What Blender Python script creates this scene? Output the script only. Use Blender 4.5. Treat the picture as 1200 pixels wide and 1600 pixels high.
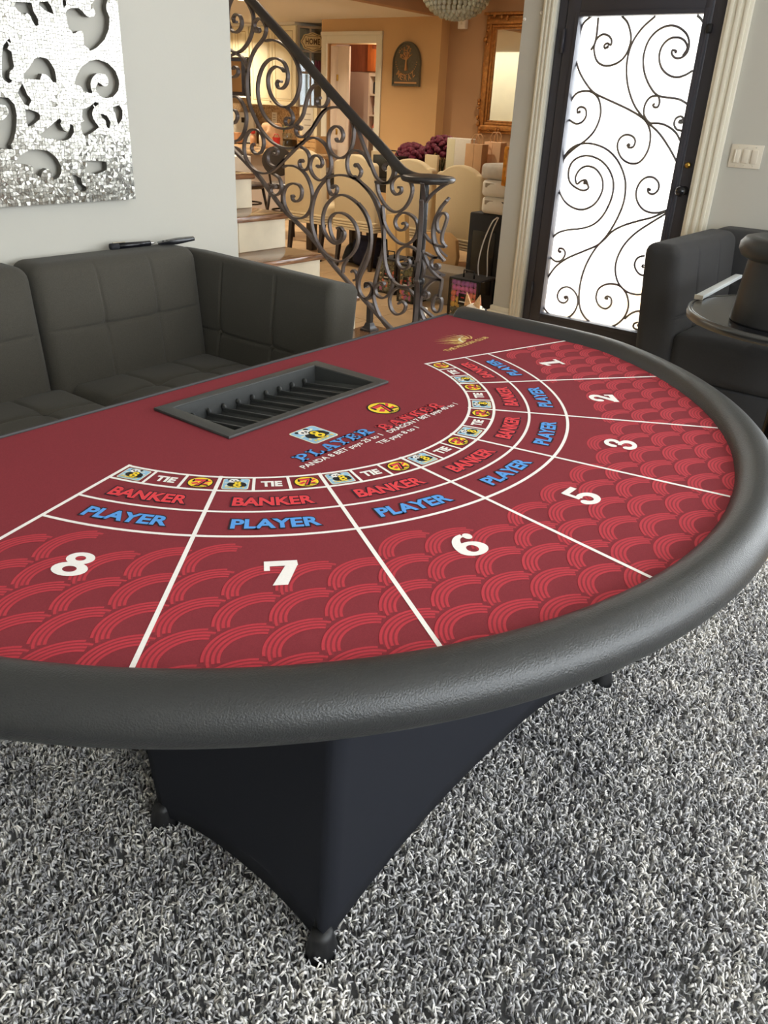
import bpy, bmesh, math, random
import numpy as np
from mathutils import Vector, Matrix, noise as mnoise

for o in list(bpy.data.objects):
    bpy.data.objects.remove(o, do_unlink=True)
SC = bpy.context.scene
COL = SC.collection
PI = math.pi
rng = random.Random(7)
def srgb(r, g, b):
    def f(c):
        c = c / 255.0
        return c / 12.92 if c <= 0.04045 else ((c + 0.055) / 1.055) ** 2.4
    return (f(r), f(g), f(b), 1.0)

# ---------------------------------------------------------------- camera
H = 0.755                                   # felt height of the card table
CAM = np.array([-1.19649, -1.26588, 1.33785])
YAW, PITCH, ROLL, FPX = 0.92422, -0.47023, 0.04844, 1244.716
def cam_axes():
    cy, sy = math.cos(YAW), math.sin(YAW); cp, sp = math.cos(PITCH), math.sin(PITCH)
    f = np.array([sy*cp, cy*cp, sp]); r = np.array([cy, -sy, 0.0]); u = np.cross(r, f)
    c, s = math.cos(ROLL), math.sin(ROLL)
    return c*r + s*u, -s*r + c*u, f
RGT, UPV, FWD = cam_axes()
cam_data = bpy.data.cameras.new('camera')
cam_data.sensor_fit = 'VERTICAL'; cam_data.sensor_height = 24.0; cam_data.sensor_width = 18.0
cam_data.lens = FPX * 24.0 / 1600.0
cam_data.clip_start = 0.02; cam_data.clip_end = 200
cam = bpy.data.objects.new('camera', cam_data); COL.objects.link(cam)
M = Matrix.Identity(4)
for i in range(3):
    M[i][0] = RGT[i]; M[i][1] = UPV[i]; M[i][2] = -FWD[i]; M[i][3] = CAM[i]
cam.matrix_world = M
SC.camera = cam

# surveying helpers: where a line of sight meets a real plane of the room
def ray(u, v):
    return RGT*((u-600)/FPX) + UPV*((800-v)/FPX) + FWD
def on_z(u, v, z):
    d = ray(u, v); return CAM + d*((z-CAM[2])/d[2])
def on_x(u, v, x):
    d = ray(u, v); return CAM + d*((x-CAM[0])/d[0])
def on_y(u, v, y):
    d = ray(u, v); return CAM + d*((y-CAM[1])/d[1])
def deep(u, v, D):
    return CAM + ray(u, v)*D

# ---------------------------------------------------------------- light
SC.view_settings.view_transform = 'Standard'
SC.view_settings.look = 'None'
SC.view_settings.gamma = 1.0
SC.view_settings.use_curve_mapping = False
SC.view_settings.exposure = 0.10
SKY = 10.0
world = bpy.data.worlds.new('sky'); SC.world = world; world.use_nodes = True
bg = world.node_tree.nodes['Background']
bg.inputs['Color'].default_value = (0.90, 0.955, 1.0, 1); bg.inputs['Strength'].default_value = SKY
def area(name, loc, rot, sx, sy, energy, color=(1, 1, 1), portal=False):
    l = bpy.data.lights.new(name, 'AREA'); l.shape = 'RECTANGLE'; l.size = sx; l.size_y = sy
    l.energy = energy; l.color = color
    if portal: l.cycles.is_portal = True
    o = bpy.data.objects.new(name, l); COL.objects.link(o); o.location = loc; o.rotation_euler = rot
    return o
# portals mark the openings daylight comes through
area('daylight_portal', (-0.05, -3.41, 1.65), (PI/2, 0, 0), 4.5, 1.7, 1, portal=True)
area('daylight_portal', (3.175, -3.41, 1.65), (PI/2, 0, 0), .65, 1.7, 1, portal=True)
area('daylight_portal', (3.62, -2.25, 1.60), (PI/2, 0, PI/2), 1.7, 1.6, 1, portal=True)
area('daylight_portal', (3.70, 0.80, 1.02), (PI/2, 0, PI/2), 0.72, 1.70, 1, portal=True)
DINING_W, KITCHEN_W = 24.0, 42.0

# ---------------------------------------------------------------- materials
def mat(name, col, rough=0.6, metal=0.0, noise=0.0, nscale=40.0, bump=0.0, bscale=200.0, spec=0.5,
        emit=None, estr=0.0, alpha=1.0, sheen=0.0, stretch=None, col2=None, coat=0.0, trans=0.0):
    m = bpy.data.materials.new(name); m.use_nodes = True
    nt = m.node_tree; b = nt.nodes['Principled BSDF']
    b.inputs['Base Color'].default_value = col; b.inputs['Roughness'].default_value = rough
    b.inputs['Metallic'].default_value = metal; b.inputs['Specular IOR Level'].default_value = spec
    if sheen: b.inputs['Sheen Weight'].default_value = sheen
    if coat: b.inputs['Coat Weight'].default_value = coat
    if trans: b.inputs['Transmission Weight'].default_value = trans
    if emit: b.inputs['Emission Color'].default_value = emit; b.inputs['Emission Strength'].default_value = estr
    tc = nt.nodes.new('ShaderNodeTexCoord'); src = tc.outputs['Object']
    if stretch:
        mp = nt.nodes.new('ShaderNodeMapping'); mp.inputs['Scale'].default_value = stretch
        nt.links.new(src, mp.inputs['Vector']); src = mp.outputs['Vector']
    if noise or col2:
        n = nt.nodes.new('ShaderNodeTexNoise'); n.inputs['Scale'].default_value = nscale; n.inputs['Detail'].default_value = 5
        nt.links.new(src, n.inputs['Vector'])
        cr = nt.nodes.new('ShaderNodeValToRGB')
        c1 = [max(0, c*(1-noise)) for c in col[:3]] + [1]; c2 = list(col2) if col2 else [min(1, c*(1+noise)) for c in col[:3]] + [1]
        cr.color_ramp.elements[0].color = c1; cr.color_ramp.elements[1].color = c2
        cr.color_ramp.elements[0].position = 0.3; cr.color_ramp.elements[1].position = 0.7
        nt.links.new(n.outputs['Fac'], cr.inputs['Fac']); nt.links.new(cr.outputs['Color'], b.inputs['Base Color'])
    if bump:
        n2 = nt.nodes.new('ShaderNodeTexNoise'); n2.inputs['Scale'].default_value = bscale; n2.inputs['Detail'].default_value = 3
        nt.links.new(src, n2.inputs['Vector'])
        bp = nt.nodes.new('ShaderNodeBump'); bp.inputs['Strength'].default_value = bump; bp.inputs['Distance'].default_value = 0.004
        nt.links.new(n2.outputs['Fac'], bp.inputs['Height']); nt.links.new(bp.outputs['Normal'], b.inputs['Normal'])
    return m
def glass_mat(name, tint=(1, 1, 1, 1), gloss=0.07):
    m = bpy.data.materials.new(name); m.use_nodes = True; nt = m.node_tree
    for n in list(nt.nodes): nt.nodes.remove(n)
    out = nt.nodes.new('ShaderNodeOutputMaterial'); mx = nt.nodes.new('ShaderNodeMixShader')
    t = nt.nodes.new('ShaderNodeBsdfTransparent'); g = nt.nodes.new('ShaderNodeBsdfGlossy')
    t.inputs['Color'].default_value = tint; g.inputs['Roughness'].default_value = 0.02
    mx.inputs['Fac'].default_value = gloss
    nt.links.new(t.outputs[0], mx.inputs[1]); nt.links.new(g.outputs[0], mx.inputs[2]); nt.links.new(mx.outputs[0], out.inputs[0])
    return m

MT = {
 'wall': mat('wall_paint', srgb(186, 183, 173), 0.75, noise=0.015, nscale=3, bump=0.05, bscale=90),
 'ceiling': mat('ceiling_paint', srgb(228, 224, 214), 0.85, bump=0.05, bscale=60),
 'tan': mat('tan_wall_paint', srgb(202, 164, 116), 0.8, noise=0.03, nscale=2, bump=0.05, bscale=80),
 'brown_wall': mat('brown_wall_paint', srgb(176, 138, 103), 0.8, noise=0.03, nscale=2, bump=0.05, bscale=80),
 'trim': mat('trim_paint', srgb(222, 216, 198), 0.45, bump=0.02, bscale=50),
 'felt': None, 'white_print': mat('white_print', srgb(244, 240, 236), 0.8, noise=0.03, nscale=300),
 'red_print': mat('red_print', srgb(222, 58, 66), 0.85, noise=0.04, nscale=300),
 'scale_print': mat('scale_print', srgb(185, 48, 61), 0.85, noise=0.06, nscale=300),
 'scale_shade': mat('scale_shade', srgb(142, 42, 52), 0.9, noise=0.06, nscale=300), 'blue_print': mat('blue_print', srgb(86, 156, 228), 0.85, noise=0.04, nscale=300),
 'dark_print': mat('dark_print', srgb(36, 20, 34), 0.85), 'black_print': mat('black_print', srgb(16, 15, 16), 0.85),
 'sky_print': mat('sky_print', srgb(150, 196, 226), 0.8, noise=0.12, nscale=60),
 'yellow_print': mat('yellow_print', srgb(248, 214, 48), 0.8), 'cream_print': mat('cream_print', srgb(236, 230, 200), 0.8),
 'gold_print': mat('gold_print', srgb(216, 158, 66), 0.7, noise=0.25, nscale=120, col2=srgb(240, 208, 130)),
 'vinyl': mat('black_vinyl', srgb(42, 43, 43), 0.38, noise=0.1, nscale=300, bump=0.26, bscale=420, spec=0.55),
 'table_edge': mat('black_board_edge', srgb(46, 44, 45), 0.6, bump=0.1),
 'spandex': mat('black_spandex', srgb(25, 27, 34), 0.8, noise=0.05, nscale=800, bump=0.1, bscale=900, spec=0.25),
 'foot': mat('black_rubber', srgb(18, 18, 20), 0.5),
 'tray': mat('black_plastic', srgb(54, 55, 54), 0.5, noise=0.05, nscale=200, bump=0.15, bscale=700),
 'sofa': mat('charcoal_fabric', srgb(72, 69, 62), 0.95, noise=0.16, nscale=420, bump=0.3, bscale=700, spec=0.15, sheen=0.08),
 'sofa_dark': mat('dark_sofa_fabric', srgb(58, 57, 57), 0.95, noise=0.14, nscale=420, bump=0.3, bscale=700, spec=0.15, sheen=0.06),
 'iron': mat('wrought_iron', srgb(98, 89, 86), 0.45, metal=0.35, noise=0.1, nscale=30, bump=0.06, bscale=120),
 'handrail': mat('handrail_iron', srgb(56, 54, 54), 0.36, metal=0.35, bump=0.06, bscale=80),
 'door_iron': mat('door_paint', srgb(54, 53, 60), 0.45, metal=0.1, noise=0.06, nscale=6, bump=0.04, bscale=90),
 'grille': mat('grille_iron', srgb(60, 52, 54), 0.5, metal=0.3),
 'nickel': mat('brushed_nickel', srgb(150, 140, 120), 0.3, metal=1.0), 'brass': mat('brass', srgb(196, 160, 80), 0.28, metal=1.0),
 'plate': mat('ivory_plastic', srgb(214, 205, 188), 0.4), 'chrome': mat('polished_steel', srgb(200, 200, 200), 0.18, metal=1.0), 'dull_steel': mat('dull_steel', srgb(104, 104, 104), 0.3, metal=1.0),
 'tread': mat('stained_wood', srgb(126, 84, 58), 0.22, noise=0.35, nscale=7, stretch=(1.2, 14, 14), col2=srgb(172, 124, 88), coat=0.3),
 'riser': mat('travertine', srgb(226, 212, 184), 0.4, noise=0.06, nscale=9, bump=0.05, bscale=40),
 'grout': mat('grout', srgb(140, 118, 92), 0.9), 'tile': mat('floor_tile', srgb(190, 160, 122), 0.38, noise=0.12, nscale=5, bump=0.04, bscale=30),
 'slip': mat('cream_slipcover', srgb(222, 202, 164), 0.9, noise=0.03, nscale=200, bump=0.15, bscale=300, sheen=0.1),
 'dark_wood': mat('dark_wood', srgb(42, 30, 27), 0.4, noise=0.2, nscale=8, stretch=(1, 1, 8)),
 'cabinet': mat('cream_cabinet', srgb(238, 226, 190), 0.45, noise=0.03, nscale=5), 'groove': mat('cabinet_groove', srgb(186, 160, 104), 0.6),
 'granite': mat('granite', srgb(168, 132, 96), 0.25, noise=0.35, nscale=45, col2=srgb(206, 176, 136)),
 'penin': mat('grey_plaster', srgb(176, 160, 150), 0.8), 'black': mat('black_gloss', srgb(20, 20, 24), 0.25),
 'matte_black': mat('matte_black', srgb(30, 31, 36), 0.75, noise=0.1, nscale=60), 'navy': mat('navy_cloth', srgb(28, 30, 52), 0.9, noise=0.1),
 'white': mat('white_card', srgb(232, 226, 216), 0.7, noise=0.02), 'paper': mat('brown_paper', srgb(206, 164, 124), 0.8, noise=0.06, nscale=10),
 'peach': mat('peach_paper', srgb(232, 190, 152), 0.8, noise=0.05, nscale=10), 'card': mat('cardboard', srgb(194, 152, 100), 0.8, noise=0.06, nscale=12),
 'card_light': mat('light_cardboard', srgb(222, 184, 122), 0.8, noise=0.05, nscale=12),
 'greige': mat('grey_carton', srgb(160, 148, 132), 0.75, noise=0.04, nscale=8), 'rose': mat('burgundy_petal', srgb(98, 16, 44), 0.7, noise=0.4, nscale=60),
 'stem': mat('green_stem', srgb(104, 108, 66), 0.7, noise=0.2), 'leaf': mat('dark_leaf', srgb(66, 76, 52), 0.6, noise=0.3),
 'pink': mat('pink_petal', srgb(206, 92, 150), 0.7, noise=0.2, nscale=80), 'orange': mat('orange_petal', srgb(232, 116, 84), 0.7, noise=0.2, nscale=80),
 'yellow': mat('yellow_petal', srgb(226, 176, 66), 0.7, noise=0.2, nscale=80), 'purple': mat('mauve_petal', srgb(166, 84, 160), 0.7, noise=0.2, nscale=80),
 'gilt': mat('gilt_frame', srgb(170, 116, 62), 0.38, metal=0.55, noise=0.3, nscale=30, bump=0.2, bscale=60),
 'mirror': mat('mirror_glass', srgb(226, 222, 212), 0.02, metal=1.0), 'plaque': mat('slate_plaque', srgb(92, 86, 70), 0.7, noise=0.15, nscale=40, bump=0.2),
 'bronze': mat('bronze_relief', srgb(186, 140, 92), 0.5, metal=0.4), 'sign': mat('cream_sign', srgb(214, 192, 142), 0.7, noise=0.08),
 'sign_dark': mat('sign_lettering', srgb(96, 70, 44), 0.7), 'cedar': mat('orange_wood', srgb(196, 106, 48), 0.45, noise=0.2, nscale=6, stretch=(6, 6, 1)),
 'cedar_dark': mat('red_wood', srgb(140, 76, 48), 0.5, noise=0.15, nscale=6, stretch=(6, 6, 1)),
 'door_white': mat('cream_door', srgb(226, 208, 190), 0.5), 'mauve': mat('mauve_panel', srgb(190, 166, 152), 0.7),
 'detergent': mat('pink_bottle', srgb(214, 60, 110), 0.4), 'label': mat('white_label', srgb(230, 220, 224), 0.6), 'red': mat('red_plastic', srgb(196, 46, 38), 0.45),
 'copper': mat('copper_pot', srgb(196, 148, 112), 0.4, metal=0.25), 'green': mat('green_cloth', srgb(92, 120, 84), 0.8, noise=0.3, nscale=40),
 'bead': mat('crystal_bead', srgb(226, 228, 212), 0.06, spec=0.8, trans=0.55), 'bronze_dark': mat('chandelier_frame', srgb(112, 104, 84), 0.3, metal=0.8),
 'tan_fur': mat('tan_fur', srgb(220, 176, 128), 0.95, noise=0.2, nscale=90, bump=0.5, bscale=300), 'cream_fur': mat('cream_fur', srgb(238, 222, 198), 0.95, noise=0.12, nscale=90, bump=0.5, bscale=300),
 'ear_pink': mat('inner_ear', srgb(226, 160, 134), 0.8), 'gold_bag': mat('gold_foil', srgb(208, 140, 46), 0.35, metal=0.4, noise=0.3, nscale=30),
 'cord': mat('white_cord', srgb(214, 212, 208), 0.5), 'rug_base': mat('rug_backing', srgb(120, 120, 122), 0.95),
 'outside': mat('patio_concrete', srgb(228, 226, 220), 0.9, noise=0.05), 'glass': glass_mat('clear_glass'), 'case_glass': glass_mat('cabinet_glass', (0.80, 0.86, 0.88, 1), 0.06),
 'teal': mat('teal_print', srgb(120, 170, 150), 0.6, noise=0.6, nscale=18, col2=srgb(236, 236, 226)), 'lamp_glow': mat('lamp_diffuser', (1, 0.9, 0.7, 1), 0.5, emit=(1, 0.78, 0.5, 1), estr=6.0),
}
def felt_material():
    m = mat('burgundy_felt', srgb(133, 54, 61), 0.95, noise=0.12, nscale=900, bump=0.12, bscale=1400, spec=0.1)
    return m
MT['felt'] = felt_material()
def mosaic_material():
    m = bpy.data.materials.new('mirror_mosaic'); m.use_nodes = True; nt = m.node_tree; b = nt.nodes['Principled BSDF']
    tc = nt.nodes.new('ShaderNodeTexCoord')
    v1 = nt.nodes.new('ShaderNodeTexVoronoi'); v1.inputs['Scale'].default_value = 62; v1.feature = 'F1'
    v2 = nt.nodes.new('ShaderNodeTexVoronoi'); v2.inputs['Scale'].default_value = 62; v2.feature = 'DISTANCE_TO_EDGE'
    nt.links.new(tc.outputs['Object'], v1.inputs['Vector']); nt.links.new(tc.outputs['Object'], v2.inputs['Vector'])
    cr = nt.nodes.new('ShaderNodeValToRGB'); cr.color_ramp.elements[0].position = 0.03; cr.color_ramp.elements[1].position = 0.07
    cr.color_ramp.elements[0].color = srgb(70, 64, 56); cr.color_ramp.elements[1].color = (1, 1, 1, 1)
    nt.links.new(v2.outputs['Distance'], cr.inputs['Fac'])
    hsv = nt.nodes.new('ShaderNodeSeparateColor'); nt.links.new(v1.outputs['Color'], hsv.inputs['Color'])
    r2 = nt.nodes.new('ShaderNodeValToRGB'); r2.color_ramp.elements[0].color = srgb(176, 172, 162); r2.color_ramp.elements[1].color = srgb(246, 244, 238)
    nt.links.new(hsv.outputs['Red'], r2.inputs['Fac'])
    mul = nt.nodes.new('ShaderNodeMixRGB'); mul.blend_type = 'MULTIPLY'; mul.inputs['Fac'].default_value = 1
    nt.links.new(cr.outputs['Color'], mul.inputs['Color1']); nt.links.new(r2.outputs['Color'], mul.inputs['Color2'])
    nt.links.new(mul.outputs['Color'], b.inputs['Base Color'])
    b.inputs['Metallic'].default_value = 0.9; b.inputs['Roughness'].default_value = 0.16
    # every chip of mirror is set at its own slight tilt
    geo = nt.nodes.new('ShaderNodeNewGeometry')
    sub = nt.nodes.new('ShaderNodeVectorMath'); sub.operation = 'SUBTRACT'; sub.inputs[1].default_value = (0.5, 0.5, 0.5)
    sca = nt.nodes.new('ShaderNodeVectorMath'); sca.operation = 'SCALE'; sca.inputs['Scale'].default_value = 0.16
    add = nt.nodes.new('ShaderNodeVectorMath'); add.operation = 'ADD'; nrm = nt.nodes.new('ShaderNodeVectorMath'); nrm.operation = 'NORMALIZE'
    nt.links.new(v1.outputs['Color'], sub.inputs[0]); nt.links.new(sub.outputs[0], sca.inputs[0])
    nt.links.new(sca.outputs[0], add.inputs[0]); nt.links.new(geo.outputs['Normal'], add.inputs[1])
    nt.links.new(add.outputs[0], nrm.inputs[0]); nt.links.new(nrm.outputs[0], b.inputs['Normal'])
    return m
MT['mosaic'] = mosaic_material()

# ---------------------------------------------------------------- builders
class MB:
    """collects vertices and faces for one mesh object"""
    def __init__(self): self.v = []; self.f = []; self.smooth = []
    def add(self, verts, faces, smooth=False):
        o = len(self.v); self.v += [tuple(map(float, p)) for p in verts]
        self.f += [tuple(i+o for i in f) for f in faces]; self.smooth += [smooth]*len(faces); return self
    def box(self, x0, x1, y0, y1, z0, z1):
        x0, x1 = sorted((x0, x1)); y0, y1 = sorted((y0, y1)); z0, z1 = sorted((z0, z1))
        v = [(x0,y0,z0),(x1,y0,z0),(x1,y1,z0),(x0,y1,z0),(x0,y0,z1),(x1,y0,z1),(x1,y1,z1),(x0,y1,z1)]
        return self.add(v, [(0,3,2,1),(4,5,6,7),(0,1,5,4),(1,2,6,5),(2,3,7,6),(3,0,4,7)])
    def lathe(self, prof, n=24, c=(0,0,0), cap=True, smooth=True):
        v = []; f = []
        for r, z in prof:
            for k in range(n):
                a = 2*PI*k/n; v.append((c[0]+r*math.cos(a), c[1]+r*math.sin(a), c[2]+z))
        for i in range(len(prof)-1):
            for k in range(n):
                k2 = (k+1) % n; f.append((i*n+k, i*n+k2, (i+1)*n+k2, (i+1)*n+k))
        if cap:
            f.append(tuple(range(n))[::-1]); f.append(tuple((len(prof)-1)*n+k for k in range(n)))
        return self.add(v, f, smooth)
    def tube(self, path, r, n=8, smooth=True, closed=False):
        P = [Vector(p) for p in path]; rr = r if hasattr(r, '__len__') else [r]*len(P)
        v = []; f = []; m = len(P); prev = None
        for i in range(m):
            t = (P[(i+1) % m]-P[i-1]) if closed else (P[min(i+1, m-1)]-P[max(i-1, 0)])
            t.normalize()
            if prev is None:
                a = Vector((0,0,1)) if abs(t.z) < .9 else Vector((1,0,0)); nrm = a-t*a.dot(t)
            else: nrm = prev-t*prev.dot(t)
            nrm.normalize(); prev = nrm; b = t.cross(nrm)
            for k in range(n):
                a = 2*PI*k/n; v.append(P[i]+nrm*(rr[i]*math.cos(a))+b*(rr[i]*math.sin(a)))
        for i in range(m if closed else m-1):
            j = (i+1) % m
            for k in range(n):
                k2 = (k+1) % n; f.append((i*n+k, i*n+k2, j*n+k2, j*n+k))
        if not closed:
            f.append(tuple(range(n))[::-1]); f.append(tuple((m-1)*n+k for k in range(n)))
        return self.add(v, f, smooth)
    def ball(self, c, r, n=8, m=6):
        rx, ry, rz = r if hasattr(r, '__len__') else (r, r, r)
        v = [(c[0], c[1], c[2]-rz)]; f = []
        for i in range(1, m):
            t = -PI/2+PI*i/m
            for k in range(n):
                a = 2*PI*k/n; v.append((c[0]+rx*math.cos(t)*math.cos(a), c[1]+ry*math.cos(t)*math.sin(a), c[2]+rz*math.sin(t)))
        v.append((c[0], c[1], c[2]+rz)); top = len(v)-1
        for k in range(n):
            k2 = (k+1) % n; f.append((0, 1+k2, 1+k)); f.append((top, 1+(m-2)*n+k, 1+(m-2)*n+k2))
            for i in range(m-2): f.append((1+i*n+k, 1+i*n+k2, 1+(i+1)*n+k2, 1+(i+1)*n+k))
        return self.add(v, f, True)
    def strip(self, path, t, d, axis='x', t_end=None):
        """flat bar swept along a planar path; t = width in the plane, d = depth along the axis"""
        P = [Vector(p) for p in path]; ax = {'x': Vector((1,0,0)), 'y': Vector((0,1,0)), 'z': Vector((0,0,1))}[axis]
        v = []; f = []; m = len(P)
        for i in range(m):
            tg = P[min(i+1, m-1)]-P[max(i-1, 0)]; nr = ax.cross(tg)
            nr = nr.normalized() if nr.length > 1e-9 else Vector((0, 0, 1))
            w = t if t_end is None else t+(t_end-t)*i/(m-1)
            for s1, s2 in ((-1,-1),(1,-1),(1,1),(-1,1)): v.append(P[i]+nr*(s1*w/2)+ax*(s2*d/2))
        for i in range(m-1):
            for k in range(4):
                k2 = (k+1) % 4; f.append((i*4+k, (i+1)*4+k, (i+1)*4+k2, i*4+k2))
        f.append((0,1,2,3)); f.append(tuple((m-1)*4+k for k in (3,2,1,0)))
        return self.add(v, f)
    def xform(self, M):
        self.v = [tuple(M @ Vector(p)) for p in self.v]; return self
    def mesh(self, name, m, bevel=0.0, segs=2):
        zs = [q[2] for q in self.v]; flat = len(self.v) > 2 and max(zs)-min(zs) < 1e-4
        if flat:                                  # flat print: every face looks up, overlapping strokes lie a hair apart
            for i, f in enumerate(self.f):
                a, b, c = (Vector(self.v[k]) for k in f[:3])
                if (b-a).cross(c-a).z < 0: self.f[i] = f[::-1]
        me = bpy.data.meshes.new(name); me.from_pydata(self.v, [], self.f)
        me.polygons.foreach_set('use_smooth', self.smooth)
        bm = bmesh.new(); bm.from_mesh(me)
        if not flat: bmesh.ops.recalc_face_normals(bm, faces=bm.faces)
        if bevel:
            bmesh.ops.bevel(bm, geom=[e for e in bm.edges if len(e.link_faces) == 2 and e.calc_face_angle(0) > 0.6], offset=bevel, segments=segs, affect='EDGES', profile=0.5)
            for f in bm.faces: f.smooth = True
        bm.to_mesh(me); bm.free()
        for mm in (m if isinstance(m, (list, tuple)) else [m]): me.materials.append(MT[mm] if isinstance(mm, str) else mm)
        if bevel: sharp(me)
        return me
    def build(self, name, m, parent=None, bevel=0.0, segs=2, label=None):
        return link(name, self.mesh(name, m, bevel, segs), parent, label)
def sharp(me, ang=0.75):
    try: me.set_sharp_from_angle(angle=ang)
    except Exception: pass
def link(name, me, parent=None, label=None):
    o = bpy.data.objects.new(name, me); COL.objects.link(o)
    if parent is not None:
        o.parent = parent
        if parent.type == 'EMPTY' or True:
            o.matrix_parent_inverse = Matrix.Identity(4)
    if label: o['label'] = label
    return o
def thing(name, label, cat, loc=(0,0,0), rz=0.0, group=None):
    o = bpy.data.objects.new(name, None); COL.objects.link(o)
    o.location = tuple(map(float, loc)); o.rotation_euler = (0, 0, rz); o.empty_display_size = 0.05
    o['label'] = label; o['category'] = cat
    if group: o['group'] = group
    return o
def tag(o, label, cat, group=None):
    o['label'] = label; o['category'] = cat
    if group: o['group'] = group
    return o
def struct(o): o['kind'] = 'structure'; return o
def stuff(o): o['kind'] = 'stuff'; return o
def bx(name, m, x0, x1, y0, y1, z0, z1, parent=None, bevel=0.0, segs=2):
    return MB().box(x0, x1, y0, y1, z0, z1).build(name, m, parent, bevel, segs)
def copy_tree(src, parent=None):
    c = src.copy(); COL.objects.link(c); c.parent = parent
    for ch in list(src.children): copy_tree(ch, c)
    return c
def catmull(pts, n=7):
    P = [np.array(p, float) for p in pts]; P = [2*P[0]-P[1]]+P+[2*P[-1]-P[-2]]; out = []
    for i in range(1, len(P)-2):
        for k in range(n):
            t = k/n; a, b, c, d = P[i-1:i+3]
            out.append(0.5*((2*b)+(c-a)*t+(2*a-5*b+4*c-d)*t*t+(-a+3*b-3*c+d)*t**3))
    out.append(P[-2]); return out
def poly_solid(outer, holes, place, depth):
    """extruded flat shape with holes; place(a, b, w) -> 3D point"""
    bm = bmesh.new(); edges = []
    for loop in [outer]+list(holes):
        vs = [bm.verts.new((p[0], p[1], 0)) for p in loop]
        edges += [bm.edges.new((vs[i], vs[(i+1) % len(vs)])) for i in range(len(vs))]
    bmesh.ops.triangle_fill(bm, use_beauty=True, use_dissolve=False, edges=edges)
    if depth:
        r = bmesh.ops.extrude_face_region(bm, geom=list(bm.faces))
        for g in r['geom']:
            if isinstance(g, bmesh.types.BMVert): g.co.z = depth
    bmesh.ops.recalc_face_normals(bm, faces=bm.faces)
    mb = MB(); bm.verts.index_update()
    mb.add([place(v.co.x, v.co.y, v.co.z) for v in bm.verts], [tuple(v.index for v in f.verts) for f in bm.faces]); bm.free()
    return mb
def text_mb(txt, size=1.0, bold=0.0, align='CENTER', space=1.0):
    c = bpy.data.curves.new('txt', 'FONT'); c.body = txt; c.size = size; c.offset = bold; c.align_x = align; c.space_character = space
    c.resolution_u = 3
    o = bpy.data.objects.new('txt', c); COL.objects.link(o)
    bpy.context.view_layer.update()
    dg = bpy.context.evaluated_depsgraph_get(); me = bpy.data.meshes.new_from_object(o.evaluated_get(dg))
    mb = MB(); mb.add([tuple(v.co) for v in me.vertices], [tuple(p.vertices) for p in me.polygons])
    bpy.data.objects.remove(o); bpy.data.curves.remove(c); bpy.data.meshes.remove(me)
    return mb
def fit(mb, w, h):
    xs = [p[0] for p in mb.v]; ys = [p[1] for p in mb.v]
    x0, x1, y0, y1 = min(xs), max(xs), min(ys), max(ys)
    mb.v = [((p[0]-(x0+x1)/2)*w/(x1-x0), (p[1]-y0)*h/(y1-y0), 0.0) for p in mb.v]; return mb
# pillow-like block: rounded box with bulge, seams and buttons
def cushion(size, r=0.05, n=(22, 8, 16), bulge=0.02, face='y', seams_a=(), seams_b=(), crease=0.012, cw=0.03, shape=None):
    sx, sy, sz = size; h = np.array([sx/2, sy/2, sz/2])
    def ticks(k, half, seams):
        e = min(0.999, r/half); t = list(np.linspace(-1, -1+e, 4)[:-1])+list(np.linspace(-1+e, 1-e, k+1))+list(np.linspace(1-e, 1, 4)[1:])
        for s in seams:                       # fine rows along every seam
            t = [q for q in t if abs(q-s/half) > 2.2*cw/half]+[(s+cw*q)/half for q in (-2, -1.2, -.7, -.3, 0, .3, .7, 1.2, 2)]
        return sorted(t)
    sa, sb = {'y': (0, 2), 'z': (0, 1), 'x': (1, 2)}[face]
    T = [ticks(n[i], h[i], seams_a if i == sa else (seams_b if i == sb else ())) for i in range(3)]
    mb = MB(); cache = {}
    def vert(p):
        key = tuple(round(c, 5) for c in p)
        if key in cache: return cache[key]
        q = np.array(p)*h; rr = min(r, *(h*0.999)); inn = np.clip(q, -(h-rr), h-rr); d = q-inn; L = np.linalg.norm(d)
        o = inn+(d/L*rr if L > 1e-9 else 0)
        ai, bi, ci = {'y': (0, 2, 1), 'z': (0, 1, 2), 'x': (1, 2, 0)}[face]
        a, b, c = p[ai], p[bi], p[ci]
        if abs(c) > 0.999:
            g = bulge*(1-a*a)*(1-b*b)
            A, B = a*h[ai], b*h[bi]
            for s in seams_a: g -= crease*math.exp(-((A-s)/cw)**2)*(1-b**8)
            for s in seams_b: g -= crease*math.exp(-((B-s)/cw)**2)*(1-a**8)
            for s in seams_a:
                for t in seams_b: g -= crease*1.6*math.exp(-((A-s)**2+(B-t)**2)/.03**2)
            o[ci] += math.copysign(g, c)
        if shape is not None: o = np.array(shape(o, p))
        mb.v.append(tuple(map(float, o))); cache[key] = len(mb.v)-1; return cache[key]
    for ax in range(3):
        b1, b2 = [(1, 2), (2, 0), (0, 1)][ax]
        for s in (-1.0, 1.0):
            for i in range(len(T[b1])-1):
                for j in range(len(T[b2])-1):
                    q = []
                    for (di, dj) in ((0,0),(1,0),(1,1),(0,1)):
                        p = [0,0,0]; p[ax] = s; p[b1] = T[b1][i+di]; p[b2] = T[b2][j+dj]; q.append(vert(p))
                    q = q if s > 0 else q[::-1]
                    if len(set(q)) >= 3: mb.f.append(tuple(q)); mb.smooth.append(True)
    return mb
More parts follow.
